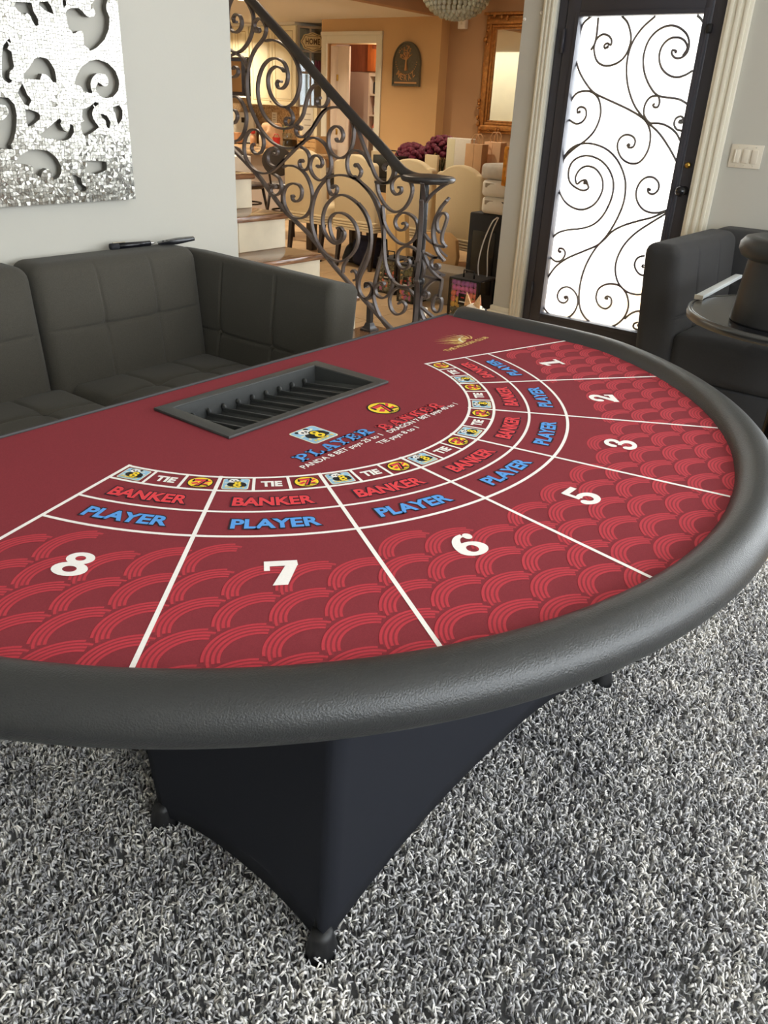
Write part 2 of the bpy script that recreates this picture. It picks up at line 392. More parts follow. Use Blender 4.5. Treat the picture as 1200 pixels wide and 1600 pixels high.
# ================================================================ the setting
GX0, GY0, TS = 0.9, -1.35, 0.45
floor = struct(bx('floor', 'grout', -2.6, 9.2, -3.6, 10.9, -0.12, -0.004))
tile_me = MB().box(-TS/2+.003, TS/2-.003, -TS/2+.003, TS/2-.003, -0.010, 0.0).mesh('tile', 'tile', bevel=0.0025, segs=1)
for i in range(14):
    for j in range(17):
        t = link('tile', tile_me, floor); t.location = (GX0+TS*(i+.5), GY0+TS*(j+.5), rng.uniform(-.0008, 0)); t.rotation_euler[2] = rng.choice([0, PI/2, PI, -PI/2])
def wall(name, m, boxes):
    b = MB()
    for q in boxes: b.box(*q)
    return struct(b.build(name, m))
CH = 2.9
wall('wall_left', 'wall', [(-2.6, 1.2125, 1.40, 1.55, 0, CH)])
wall('wall_stair', 'cabinet', [(1.06, 1.2125, 1.551, 10.9, 0, CH)])
DZ = 2.06
wall('wall_right', 'wall', [(3.6, 3.76, 1.29, 1.51, 0, CH), (3.6, 3.76, .33, 1.29, DZ, CH), (3.6, 3.76, -1.40, .33, 0, CH),
                            (3.6, 3.76, -3.1, -1.40, 0, .80), (3.6, 3.76, -3.1, -1.40, 2.4, CH), (3.6, 3.76, -3.6, -3.1, 0, CH)])
wall('wall_behind', 'wall', [(-2.6, -2.3, -3.6, -3.42, 0, CH), (-2.3, 3.5, -3.6, -3.42, 0, .8), (-2.3, 3.5, -3.6, -3.42, 2.5, CH), (2.2, 2.85, -3.6, -3.42, .8, 2.5), (3.5, 3.6, -3.6, -3.42, 0, CH)])
wall('wall_near', 'wall', [(-2.75, -2.6, -3.6, 1.55, 0, CH)])
wall('wall_dining', 'brown_wall', [(3.76, 7.75, 1.36, 1.51, 0, CH), (7.56, 7.75, 1.51, 4.74, 0, CH)])
PY0, PY1, PZ = 5.66, 6.46, 2.01            # pantry doorway in the tan wall
wall('wall_pantry', 'tan', [(7.40, 7.56, 4.74, PY0, 0, CH), (7.40, 7.56, PY0, PY1, PZ, CH), (7.40, 7.56, PY1, 6.56, 0, CH)])
wall('wall_bulkhead', 'brown_wall', [(2.5, 7.40, 4.74, 4.86, 2.27, CH)])
wall('wall_kitchen', 'tan', [(8.75, 8.95, 4.75, 10.9, 0, CH), (1.2, 8.95, 10.7, 10.9, 0, CH)])
struct(bx('ceiling', 'ceiling', -2.75, 3.76, -3.6, 1.55, CH, CH+.1))
struct(bx('ceiling', 'ceiling', 1.06, 7.75, 1.36, 4.86, CH, CH+.1))
struct(bx('ceiling', 'ceiling', 2.5, 8.95, 4.861, 10.9, 2.27, 2.35))
struct(bx('ceiling', 'ceiling', 1.06, 2.5, 4.861, 10.9, CH, CH+.1))
struct(bx('wall_outside', 'outside', 3.77, 7.75, 1.343, 1.359, -.04, CH))
struct(bx('patio', 'outside', 3.77, 9, -5, 1.35, -.2, -.04))

# windows behind the viewer: frame bars and panes in real openings
def window(name, boxes, pane):
    b = MB()
    for q in boxes: b.box(*q)
    w = struct(b.build(name, 'trim')); bx('pane', 'glass', *pane, parent=w); return w
yb = (-3.54, -3.47)
def bars(x0, x1, mids):
    L = [(x0, x1, *yb, .8, .86), (x0, x1, *yb, 2.44, 2.5), (x0, x0+.06, *yb, .86, 2.44), (x1-.06, x1, *yb, .86, 2.44)]
    return L+[(m-.025, m+.025, *yb, .86, 2.44) for m in mids]
window('window_1', bars(-2.3, 2.2, (-.8, .7)), (-2.24, 2.14, -3.51, -3.505, .86, 2.44))
window('window_3', bars(2.85, 3.5, ()), (2.91, 3.44, -3.51, -3.505, .86, 2.44))
xb = (3.65, 3.72)
window('window_2', [(*xb, -3.1, -1.4, .80, .86), (*xb, -3.1, -1.4, 2.34, 2.4), (*xb, -3.1, -3.04, .86, 2.34), (*xb, -1.46, -1.4, .86, 2.34), (*xb, -2.27, -2.23, .86, 2.34)], (3.68, 3.685, -3.04, -1.46, .86, 2.34))

# ---- front door with its iron scrollwork
XD = 3.6
b = MB().box(3.615, 3.75, 1.235, 1.285, 0, DZ).box(3.615, 3.75, .335, .405, 0, DZ).box(3.615, 3.75, .405, 1.235, 2.0, DZ)
door = struct(b.build('door_1', 'door_iron', bevel=.003)); door['label'] = 'black iron and glass front door with scrollwork'
GY_0, GY_1, GZ_0, GZ_1 = .447, 1.150, .172, 1.838
b = MB()
for q in [(3.605, 3.66, GY_1, 1.228, .02, 1.99), (3.605, 3.66, .412, GY_0, .02, 1.99), (3.605, 3.66, GY_0, GY_1, GZ_1, 1.99), (3.605, 3.66, GY_0, GY_1, .02, GZ_0)]: b.box(*q)
leaf = b.build('door_leaf', 'door_iron', door, bevel=.003)
b = MB()
for q in [(3.598, 3.606, GY_1, GY_1+.022, GZ_0-.022, GZ_1+.022), (3.598, 3.606, GY_0-.022, GY_0, GZ_0-.022, GZ_1+.022), (3.598, 3.606, GY_0, GY_1, GZ_1, GZ_1+.022), (3.598, 3.606, GY_0, GY_1, GZ_0-.022, GZ_0)]: b.box(*q)
b.build('glazing_bead', 'door_iron', leaf, bevel=.002)
bx('pane', 'glass', 3.628, 3.634, GY_0, GY_1, GZ_0, GZ_1, parent=leaf)
bx('threshold', 'door_iron', 3.59, 3.75, .405, 1.235, 0, .02, parent=door)
def dcur(s): return [(800+x/3.0, y/3.0) for x, y in s]
GR = [
 [(447,222),(436,226),(433,213),(446,203),(464,210),(466,185),(448,165),(420,163),(393,190),(385,235),(398,285),(430,307),(472,304),(515,280),(545,235),(558,175),(544,110),(516,76)],
 [(405,82),(400,140),(390,200),(370,235)],
 [(372,76),(335,110),(318,160),(308,215)],
 [(300,283),(318,340),(350,395),(385,435),(440,463),(510,495),(560,520),(605,548),(640,578),(690,625),(735,690),(772,758)],
 [(672,76),(612,130),(562,205),(538,300),(543,400),(572,490),(612,548),(640,590),(649,640),(637,705),(600,758),(555,766),(513,740),(494,690),(505,650),(535,631),(566,640),(578,662),(568,688),(548,692),(541,680),(551,674)],
 [(770,238),(752,236),(750,255),(768,272),(798,268),(824,240),(830,195),(815,155),(775,125),(730,121),(680,145),(638,195),(616,270),(622,345),(650,410),(685,448),(740,458),(785,466),(822,487)],
 [(800,262),(822,225),(808,190),(775,175),(735,184),(702,220),(690,270),(702,320),(735,352),(775,362),(815,350),(848,330)],
 [(686,448),(692,475),(684,500),(668,503),(661,492),(670,486)], [(686,448),(650,455),(625,487),(618,530),(630,560),(648,578)],
 [(648,578),(700,580),(740,598),(770,625),(788,658)],
 [(790,562),(782,573),(798,575),(803,556),(790,545),(768,556),(760,582),(772,606),(800,614)],
 [(868,72),(885,88),(895,102)],
 [(317,525),(308,528),(308,510),(325,501),(345,512),(347,545),(328,572),(300,580),(268,562)],
 [(275,475),(300,440),(335,427),(375,432),(405,462),(416,510),(410,560),(385,615),(345,658),(300,690),(260,725),(236,758)],
 [(233,775),(255,720),(295,685),(345,672),(400,680),(455,708),(500,760),(528,830),(532,890),(520,960),(485,1040),(440,1110),(395,1160),(355,1225),(328,1295),(315,1370),(318,1440),(340,1485),(362,1506)],
 [(342,846),(338,860),(352,862),(358,882),(335,893),(300,880),(270,850),(266,800),(285,757),(325,733),(370,732),(420,755),(458,800),(476,860),(466,930),(430,1005),(385,1050),(330,1070),(260,1078),(215,1092),(186,1118)],
 [(357,870),(347,845),(325,848),(304,862),(298,830),(318,795),(350,779),(390,790),(420,830),(426,880),(410,925),(380,962),(335,982),(290,975),(248,945),(222,895),(218,840),(232,775)],
 [(646,890),(637,884),(640,903),(662,910),(685,890),(687,858),(665,833),(632,831),(600,855),(582,900),(588,945),(615,982),(655,997),(695,995),(726,985)],
 [(726,988),(660,1018),(590,1036),(520,1058),(470,1085),(430,1125),(395,1152),(330,1180),(260,1210),(205,1250),(160,1312)],
 [(724,1000),(650,1045),(580,1092),(528,1145),(495,1205),(484,1265),(498,1325),(535,1365),(580,1380),(618,1378)],
 [(224,1182),(218,1176),(224,1164),(243,1170),(249,1192),(232,1220),(205,1225),(180,1205),(172,1188)],
 [(250,1400),(246,1392),(258,1390),(262,1405),(245,1420),(222,1412),(213,1385),(228,1355),(260,1345),(292,1365),(309,1405),(300,1448),(278,1478),(258,1490)],
 [(143,1420),(152,1445),(168,1466),(188,1480)],
 [(443,1402),(436,1396),(448,1388),(465,1400),(463,1430),(438,1447),(408,1432),(394,1395),(408,1352),(450,1331),(500,1338),(535,1375),(546,1430),(530,1480),(498,1515),(465,1532)],
 [(614,1457),(580,1460),(550,1475),(528,1495)], [(596,1532),(590,1524),(602,1516),(608,1530),(590,1545),(570,1535),(572,1518),(590,1510)],
 [(620,1292),(598,1285),(580,1262),(575,1235),(590,1208),(622,1198)], [(618,1255),(610,1248),(618,1240)],
]
for s in GR:
    path = [on_x(u, v, 3.648) for u, v in catmull(dcur(s), 5)]
    path = [p for p in path if GY_0-.03 < p[1] < GY_1+.03 and GZ_0-.03 < p[2] < GZ_1+.03]
    if len(path) > 2: MB().tube(path, 0.0066, 6).build('grille_scroll', 'grille', leaf)
for u, v in ((448,220),(768,242),(549,680),(317,525),(345,856),(646,889),(226,1180),(252,1398),(446,1400),(596,1530),(795,565)):
    MB().ball(on_x(800+u/3, v/3, 3.648), .009, 8, 6).build('grille_ball', 'grille', leaf)
for z in (.30, 1.72):
    MB().lathe([(.009, -.06), (.009, .06)], 10, (3.60, 1.232, z)).build('hinge', 'door_iron', leaf)
p = on_x(1075, 258, 3.6); MB().lathe([(.016, 0), (.017, .006), (.012, .014), (.004, .016)], 16).xform(Matrix.Translation(p)@Matrix.Rotation(-PI/2, 4, 'Y')).build('deadbolt', 'brass', leaf)
p = on_x(1069, 298, 3.6)
MB().lathe([(.024, 0), (.024, .006), (.010, .012), (.010, .04), (.024, .05), (.028, .065), (.02, .08), (.005, .083)], 18).xform(Matrix.Translation(p)@Matrix.Rotation(-PI/2, 4, 'Y')).build('door_knob', 'black', leaf)
p = on_x(1110, 45, 3.6)
MB().box(3.575, 3.6, p[1]-.014, p[1]+.014, p[2]-.022, p[2]+.022).build('window_latch', 'black', leaf, bevel=.006)
# casings, baseboard
def profile_trim(name, y0, y1):
    b = MB().box(3.575, 3.6, y0, y1, 0, DZ+.06)
    for k in range(3): b.box(3.566, 3.576, y0+(y1-y0)*(.12+.3*k), y0+(y1-y0)*(.28+.3*k), 0, DZ+.06)
    return struct(b.build(name, 'trim', bevel=.003))
profile_trim('trim_1', 1.29, 1.37); profile_trim('trim_2', .20, .33)
struct(MB().box(3.575, 3.6, .20, 1.37, DZ+.061, DZ+.14).box(3.566, 3.576, .20, 1.37, DZ+.08, DZ+.10).build('trim_3', 'trim', bevel=.003))
def base(name, x0, x1, y0, y1):
    b = MB()
    for d, z0, z1 in ((.030, 0, .095), (.022, .095, .12), (.028, .12, .135), (.014, .135, .165)):
        b.box(x0-d, x1, y0, y1+(d if name.endswith('pier') else 0), z0, z1)
    return struct(b.build(name, 'trim', bevel=.002))
base('baseboard_pier', 3.6, 3.74, 1.371, 1.51); base('baseboard_right', 3.6, 3.61, -1.4, .199)
# light switch plate, three gang
p0 = on_x(1141, 266, 3.6); p1 = on_x(1192, 228, 3.6)
yc, zc = .078, 1.186
sw = bx('switch_plate', 'plate', 3.592, 3.6, yc-.082, yc+.082, zc-.057, zc+.057, bevel=.003)
tag(sw, 'ivory three gang light switch plate on the wall right of the front door', 'switch plate')
for k in range(3):
    r = bx('rocker', 'plate', 3.586, 3.593, yc+.046-k*.046-.0165, yc+.046-k*.046+.0165, zc-.033, zc+.033, sw, bevel=.003)
    for s in (-1, 1): MB().ball((3.592, yc+.046-k*.046, zc+s*.045), .003, 6, 4).build('screw', 'plate', sw)
bx('dimmer_slider', 'plate', 3.582, 3.588, yc+.05, yc+.056, zc-.03, zc+.03, sw, bevel=.001)
for i, (u, v) in enumerate(((820, 30), (846, 20))):
    p = on_x(u, v, 3.598); t = thing('wall_hook', ('small white hook high on the grey pier, farther from the door casing', 'small white hook high on the grey pier, right beside the door casing')[i], 'hook', tuple(p), 0, 'white wall hooks')
    MB().lathe([(.010, 0), (.010, .003), (.004, .005)], 14).xform(Matrix.Rotation(-PI/2, 4, 'Y')).build('back_plate', 'white', t)
    MB().tube([(-.004, 0, 0), (-.012, 0, -.004), (-.014, 0, .004)], .0025, 6).build('peg', 'white', t)

# ================================================================ staircase and its railing
RISE, RUN, X0S, X1S = .1915, .275, 1.2135, 2.325
stair = thing('staircase', 'wooden treads and travertine risers climbing behind the grey wall', 'stairs', (1.75, 1.4, 0))
def sp(o): return o
OX, OY = -1.75, -1.4
for k in range(7):
    z = RISE*(k+1); yn = 1.38+RUN*k; y0 = yn if k else 1.06
    xe = X1S if k else 2.47
    bx('tread', 'tread', X0S+OX, xe+OX, y0-.022+OY, yn+RUN+.02+OY, z-.032, z, stair, bevel=.008)
    n = 3
    for i in range(n):
        xa = X0S+(X1S-.01-X0S)*i/n; xb_ = X0S+(X1S-.01-X0S)*(i+1)/n-.003
        if k == 0 and i == n-1: xb_ = 2.45
        bx('riser_tile', 'riser', xa+OX, xb_+OX, y0+OY, yn+RUN+OY-.001, z-RISE+.0005, z-.033, stair, bevel=.0015, segs=1)
XR = 2.29
rail = thing('stair_railing', 'black wrought iron stair railing of flowing scrolls with a dark handrail', 'railing', (XR, 1.55, RISE))
RO = np.array([XR, 1.55, RISE])
def A(s): return [(340+x/4.2857, y/4.2857) for x, y in s]
def B(s): return [(340+x/4.2857, 200+y/4.2857) for x, y in s]
def D4(s): return [(560+x/4.0, 200+y/4.0) for x, y in s]
SCROLLS = [
 A([(128,146),(112,146),(106,120),(122,98),(150,108),(163,150),(152,195),(118,217),(85,190),(68,120),(76,40),(110,-25),(160,-30),(205,25),(238,100),(238,185),(212,270),(165,335),(120,352),(78,330)]),
 A([(262,186),(276,190),(280,208),(262,214),(247,190),(250,150),(275,125),(305,140),(325,185),(318,235),(295,275),(255,325),(222,395),(202,480),(196,580),(212,690),(250,790),(300,880),(370,955),(450,990),(530,985),(580,945),(625,880),(670,800),(720,738),(780,718),(835,728),(885,780),(912,860),(905,960),(875,1030),(830,1058),(785,1045),(752,1000),(742,930),(755,875),(790,846),(825,860),(842,905),(828,945),(803,945),(794,925)]),
 A([(322,275),(365,268),(420,285),(480,335),(530,420),(553,520),(540,620),(505,690),(455,718),(400,695),(355,630),(338,550),(348,485),(385,448),(425,455),(448,480)]),
 A([(428,548),(410,540),(397,560),(408,588),(435,592),(462,560),(471,500),(448,425),(395,392),(340,405),(295,465),(270,570),(278,680),(318,780),(385,845),(455,862),(520,838),(568,778),(590,700),(612,625),(648,573),(695,568),(732,610),(742,660),(722,708),(688,716),(665,690),(668,662),(690,655)]),
 A([(456,716),(490,745),(506,790),(492,830),(465,838),(453,810),(465,790),(490,792)]),
 A([(76,378),(115,363),(160,380),(190,430),(202,490)]), A([(80,505),(105,518),(132,502),(138,470),(120,447),(102,462)]),
 A([(92,648),(140,655),(180,720),(194,800),(178,885),(145,935),(105,948)]), A([(98,735),(120,742),(134,780),(120,818),(95,828)]),
 A([(545,845),(562,855),(548,868),(528,850),(524,880),(540,910),(575,918),(605,890),(650,840),(700,760),(740,722)]),
 A([(245,962),(232,975),(232,1005),(262,1032),(295,1015),(310,960),(296,900),(258,868),(215,878),(186,930),(178,1000),(195,1070),(240,1130),(300,1160),(360,1150),(430,1090),(500,1020),(560,960),(620,925),(675,930),(725,975),(755,1050),(760,1120),(735,1180),(690,1208),(645,1180),(620,1120),(632,1060),(662,1040),(692,1060),(702,1095),(685,1120),(665,1108)]),
 A([(375,1028),(395,1035),(402,1010),(380,990),(352,1000),(335,1045),(345,1090),(378,1115),(410,1105),(455,1060)]),
 A([(575,1085),(562,1070),(548,1090),(560,1128),(590,1138),(612,1110),(615,1050),(595,1008),(560,985)]),
 B([(372,405),(388,398),(378,382),(358,398),(362,435),(390,450),(420,430),(428,385),(412,335),(378,310)]),
 B([(512,462),(500,452),(505,480),(530,492),(558,470),(565,420),(545,382),(500,372),(460,395),(442,450),(452,520),(490,585),(540,606),(590,590),(625,535),(635,460),(622,380),(585,305),(530,260),(470,252),(440,262)]),
 B([(818,668),(832,682),(850,700),(845,740),(815,770),(780,772),(735,730),(706,660),(708,580),(735,510),(785,462),(840,448),(900,475),(960,530),(1005,610),(1026,700),(1018,790),(985,880),(950,960),(936,1040),(950,1105),(985,1140),(1020,1122),(1036,1075),(1018,1042),(992,1050),(992,1072)]),
 B([(800,672),(822,665),(838,690),(828,742),(795,762),(765,720),(750,650),(758,600),(795,570),(850,575),(905,620),(938,690),(938,770),(905,840),(850,885),(790,888),(720,840),(665,760),(632,650),(632,550),(655,450),(700,372),(765,325),(840,316),(920,340),(1000,400),(1060,475),(1095,560),(1110,650)]),
 B([(870,880),(845,920),(838,970)]), B([(898,965),(912,952),(930,975),(932,1010),(912,1020)]),
 B([(775,405),(768,395),(782,385),(800,400),(795,435),(772,450),(750,425),(740,370),(742,335)]),
 B([(930,258),(922,250),(932,242),(948,262),(962,290),(950,325),(915,335),(882,305),(868,245),(878,180),(915,152),(955,158),(995,195),(1030,260)]),
 A([(905,800),(935,860),(985,990),(1020,1080),(1060,1180),(1105,1222),(1150,1215),(1178,1160),(1168,1110),(1135,1095),(1112,1118),(1122,1138)]),
 D4([(-25,300),(20,345),(80,415),(120,500),(148,600),(158,700),(162,780),(172,860),(200,935),(250,982),(320,992),(385,955),(410,885),(392,805),(345,750),(290,742),(250,775),(243,830),(265,872),(300,878),(322,850),(312,822),(290,828)]),
 D4([(115,335),(128,410),(170,485),(225,524),(280,508),(322,450),(338,385),(322,330),(285,302),(240,305),(212,340),(212,388),(238,416),(265,402),(268,375),(250,370)]),
 D4([(148,500),(155,570),(190,650),(250,715),(305,726),(350,690),(372,630),(360,575),(322,540),(275,530),(240,555),(230,595),(248,632),(280,638),(302,612),(290,592),(275,600)]),
 D4([(108,335),(148,348),(195,340),(225,305),(232,258),(212,222)]),
 D4([(150,480),(158,560),(160,660),(154,760),(128,860),(104,960),(95,1050),(118,1140),(165,1225),(225,1272),(290,1262),(345,1215),(376,1140),(368,1075),(325,1018),(268,996),(222,1015),(196,1065),(205,1130),(240,1165),(280,1150),(296,1110),(275,1085),(250,1098)]),
 D4([(62,990),(45,985),(50,968),(78,972),(96,1005),(92,1045),(60,1070),(25,1052),(3,1000),(8,940),(38,875),(68,790),(80,690),(70,590),(40,520),(0,470)]),
 D4([(150,985),(162,978),(152,965),(125,972),(106,1005),(118,1045),(155,1062),(190,1040),(212,985),(214,940)]),
 D4([(560,345),(510,375),(450,425),(408,495),(386,580),(386,680),(410,790),(450,880),(490,925),(525,952)]),
 D4([(555,452),(515,500),(480,575),(466,650),(474,720),(500,785),(538,832)]),
 D4([(548,745),(524,710),(525,660),(545,600),(555,555),(538,532),(512,540),(492,580),(494,630),(512,655)]),
 D4([(412,660),(440,700),(485,730),(545,745)]), D4([(420,780),(465,805),(500,812)]),
 D4([(495,868),(480,860),(490,850),(505,862),(498,882),(474,880),(455,850),(465,820),(500,806),(520,815)]),
 D4([(418,925),(460,938),(522,948)]), D4([(522,950),(470,955),(420,1000),(392,1060),(388,1130),(410,1200),(450,1240)]), D4([(522,950),(515,1000),(505,1050)]),
 D4([(418,1050),(405,1040),(418,1022),(438,1035),(434,1058),(412,1068)]), D4([(490,1070),(515,1065),(520,1095),(510,1140),(488,1150),(465,1125),(470,1075),(488,1045),(512,1050)]),
 D4([(395,1120),(440,1160),(480,1195),(510,1230)]), D4([(330,1250),(370,1225),(410,1222),(460,1230)]),
]
for s in SCROLLS:
    path = [on_x(u, v, XR)-RO for u, v in catmull(s, 6)]
    path = [p for p in path if p[1] < 1.45 and p[2] > .004]
    if len(path) > 2: MB().strip(path, .0105, .022, 'x').build('scroll', 'iron', rail, bevel=0)
low = [(352,219),(366,235),(382,251),(408,280),(442,326),(480,363),(508,398),(531,426),(569,468),(597,499),(620,522),(636,540)]
MB().strip([on_x(u, v, XR)-RO for u, v in catmull(low, 4)], .016, .026, 'x').build('bottom_rail', 'iron', rail, bevel=.002)
def hand():
    pts = catmull([(350,-52),(392.5,0),(450,65),(503,127),(550,180),(596.7,230),(617,254),(634,270),(650,277),(672,279)], 6)
    mb = MB(); sec = [(-.026,-.014),(-.018,-.020),(.018,-.020),(.026,-.014),(.028,.002),(.020,.016),(.008,.021),(-.008,.021),(-.020,.016),(-.028,.002)]
    P = [Vector(on_x(u, v, XR)-RO) for u, v in pts]; v = []; f = []; n = len(sec)
    for i in range(len(P)):
        t = (P[min(i+1, len(P)-1)]-P[max(i-1, 0)]).normalized(); up = Vector((1,0,0)).cross(t).normalized()
        if up.z < 0: up = -up
        v += [P[i]+Vector((1,0,0))*a+up*b for a, b in sec]
    for i in range(len(P)-1):
        for k in range(n): f.append((i*n+k, i*n+(k+1) % n, (i+1)*n+(k+1) % n, (i+1)*n+k))
    f.append(tuple(range(n))); f.append(tuple((len(P)-1)*n+k for k in range(n)))
    mb.add(v, f, True); return mb
hr = hand().build('handrail', 'handrail', rail)
sharp(hr.data, 1.0)
pc = on_x(669, 279, XR)-RO
MB().lathe([(.02, -.022), (.10, -.021), (.128, -.014), (.136, -.004), (.136, .004), (.126, .012), (.10, .014), (.06, .019), (.012, .021)], 36, tuple(pc)).build('volute_cap', 'handrail', rail)
npx = on_x(657, 400, XR)-RO
bx('newel_post', 'handrail', npx[0]-.017, npx[0]+.017, npx[1]-.017, npx[1]+.017, .001, pc[2]-.02, rail, bevel=.003)
for zz in (.03, .34): MB().ball((npx[0], npx[1], zz), (.032, .032, .028), 12, 8).build('post_collar', 'handrail', rail)
for rot in (60, -60):                         # the cage scrolls that stand out from the newel on its other sides
    for s in (SCROLLS[29], SCROLLS[30], SCROLLS[36]):
        R3 = Matrix.Translation(Vector(npx))@Matrix.Rotation(math.radians(rot), 4, 'Z')@Matrix.Translation(-Vector(npx))
        path = [on_x(u, v, XR)-RO for u, v in catmull(s, 5)]
        MB().strip(path, .0105, .020, 'x').xform(R3).build('cage_scroll', 'iron', rail)
# short foot that carries the bottom rail on the first tread
pf = on_z(577, 516, RISE)-RO
mbf = MB().box(pf[0]-.014, pf[0]+.014, pf[1]-.014, pf[1]+.014, .03, .155)
o4 = MB()
prof = [(.038, 0), (.038, .010), (.030, .014), (.022, .028), (.017, .045)]
v = []; f = []
for r, z in prof: v += [(pf[0]-r, pf[1]-r, z), (pf[0]+r, pf[1]-r, z), (pf[0]+r, pf[1]+r, z), (pf[0]-r, pf[1]+r, z)]
for i in range(4):
    for k in range(4): f.append((i*4+k, i*4+(k+1) % 4, (i+1)*4+(k+1) % 4, (i+1)*4+k))
f.append((0, 3, 2, 1)); f.append((16, 17, 18, 19))
o4.add(v, f); o4.build('foot_shoe', 'handrail', rail); mbf.build('foot_post', 'handrail', rail)
# ================================================================ the card table
RF, YB = 0.997, 0.136
table = thing('card_table', 'large half round card table with burgundy printed felt, black padded rail and black skirt', 'table', (0, 0, 0))
def dpath(r, xs, yb):
    """outline of the table: short straight sides that round into the long player arc"""
    y0 = -math.sqrt(r*r-xs*xs); pts = [(-xs, yb-(yb-y0)*i/12) for i in range(12)]
    a0 = math.atan2(y0, -xs) % (2*PI); a1 = math.atan2(y0, xs) % (2*PI)
    pts += [(r*math.cos(a0+(a1-a0)*i/120), r*math.sin(a0+(a1-a0)*i/120)) for i in range(121)]
    pts += [(xs, y0+(yb-y0)*(i+1)/12) for i in range(12)]
    P = np.array(pts)
    for _ in range(14):
        Q = P.copy(); Q[1:-1] = .25*P[:-2]+.5*P[1:-1]+.25*P[2:]; P = Q
    return [tuple(p) for p in P]
def dshape(off, yb):
    P = dpath(1.046, .983, yb); out = []
    for i, p in enumerate(P):
        a, c = P[max(i-1, 0)], P[min(i+1, len(P)-1)]; t = np.array([c[0]-a[0], c[1]-a[1]]); t /= np.linalg.norm(t)
        out.append((p[0]+t[1]*off, p[1]-t[0]*off))
    return out
TX0, TX1, TY0, TY1 = -.216, .222, -.150, .042
hole = [(TX0, TY0), (TX1, TY0), (TX1, TY1), (TX0, TY1)]
poly_solid(dshape(-.012, YB+.003), [hole], lambda a, b, w: (a, b, H-.0302+w), .030).build('tabletop', 'table_edge', table)
felt = poly_solid(dshape(-.036, YB), [hole], lambda a, b, w: (a, b, H+w), 0).build('felt', 'felt', table)
bx('edge_strip', 'table_edge', -.95, .95, YB+.003, YB+.009, H-.03, H+.004, table, bevel=.0015)
# padded rail: one swept roll
def rail_mesh():
    sec = []
    for i in range(28):
        a = 2*PI*i/28; x = .046*math.cos(a); z = .041*math.sin(a)
        if z < 0 and x < 0: x *= .9
        sec.append((x, z))
    P = dpath(1.046, .983, .106); path = []
    for i, p in enumerate(P):
        a, c = P[max(i-1, 0)], P[min(i+1, len(P)-1)]; t = Vector((c[0]-a[0], c[1]-a[1], 0)).normalized()
        path.append((Vector((p[0], p[1], 0)), Vector((t.y, -t.x, 0))))
    v = []; f = []; n = len(sec); full = []
    full += [(path[0][0]+Vector((0, d, 0)), path[0][1], s) for d, s in ((.016, .55), (.010, .85), (.004, .97))]
    full += [(p, q, 1.0) for p, q in path]
    full += [(path[-1][0]+Vector((0, d, 0)), path[-1][1], s) for d, s in ((.004, .97), (.010, .85), (.016, .55))]
    for p, q, s in full:
        for x, z in sec: v.append(p+q*(x*s)+Vector((0, 0, H-.014+z*s)))
    m = len(full)
    for i in range(m-1):
        for k in range(n): f.append((i*n+k, i*n+(k+1) % n, (i+1)*n+(k+1) % n, (i+1)*n+k))
    f.append(tuple(range(n))); f.append(tuple((m-1)*n+k for k in range(n)))
    return MB().add(v, f, True)
rl = rail_mesh().build('padded_rail', 'vinyl', table); sharp(rl.data, 1.0)
# chip tray let into the felt
tray = poly_solid([(-.245, -.167), (.253, -.167), (.253, .064), (-.245, .064)], [[(TX0+.002, TY0+.002), (TX1-.002, TY0+.002), (TX1-.002, TY1-.002), (TX0+.002, TY1-.002)]], lambda a, b, w: (a, b, H+.0005+w), .006).build('chip_tray', 'tray', table, bevel=.0015)
def trough():
    nx, ny = 10*10, 10; v = []; f = []
    for j in range(ny+1):
        t = j/ny; y = TY0+.004+(TY1-TY0-.008)*t; ztop = H-.006-.026*t
        for i in range(nx+1):
            u = i/nx; x = TX0+.003+(TX1-TX0-.006)*u; ph = (u*10) % 1.0
            d = math.sqrt(max(0, 1-(2*ph-1)**2)); v.append((x, y, ztop-.020*d))
    for j in range(ny):
        for i in range(nx):
            a = j*(nx+1)+i; f.append((a, a+1, a+nx+2, a+nx+1))
    return MB().add(v, f, True)
tr = trough().build('chip_channels', 'tray', tray); sharp(tr.data, .9)
b = MB().box(TX0, TX0+.003, TY0, TY1, H-.05, H+.004).box(TX1-.003, TX1, TY0, TY1, H-.05, H+.004).box(TX0, TX1, TY1-.004, TY1, H-.05, H+.004).box(TX0, TX1, TY0, TY0+.004, H-.05, H+.004)
b.build('tray_wall', 'tray', tray)
for k in range(1, 10):
    x = TX0+.003+(TX1-TX0-.006)*k/10
    MB().ball((x, TY1-.010, H-.024), (.004, .008, .008), 8, 6).build('divider_knob', 'tray', tray)
    MB().add([(x-.0022, TY0+.004, H-.012), (x+.0022, TY0+.004, H-.012), (x+.0022, TY0+.004, H-.003), (x-.0022, TY0+.004, H-.003),
              (x-.0022, TY1-.005, H-.036), (x+.0022, TY1-.005, H-.036), (x+.0022, TY1-.005, H-.027), (x-.0022, TY1-.005, H-.027)],
             [(0, 1, 2, 3), (7, 6, 5, 4), (0, 4, 5, 1), (1, 5, 6, 2), (2, 6, 7, 3), (3, 7, 4, 0)]).build('divider', 'tray', tray, bevel=.0008, segs=1)
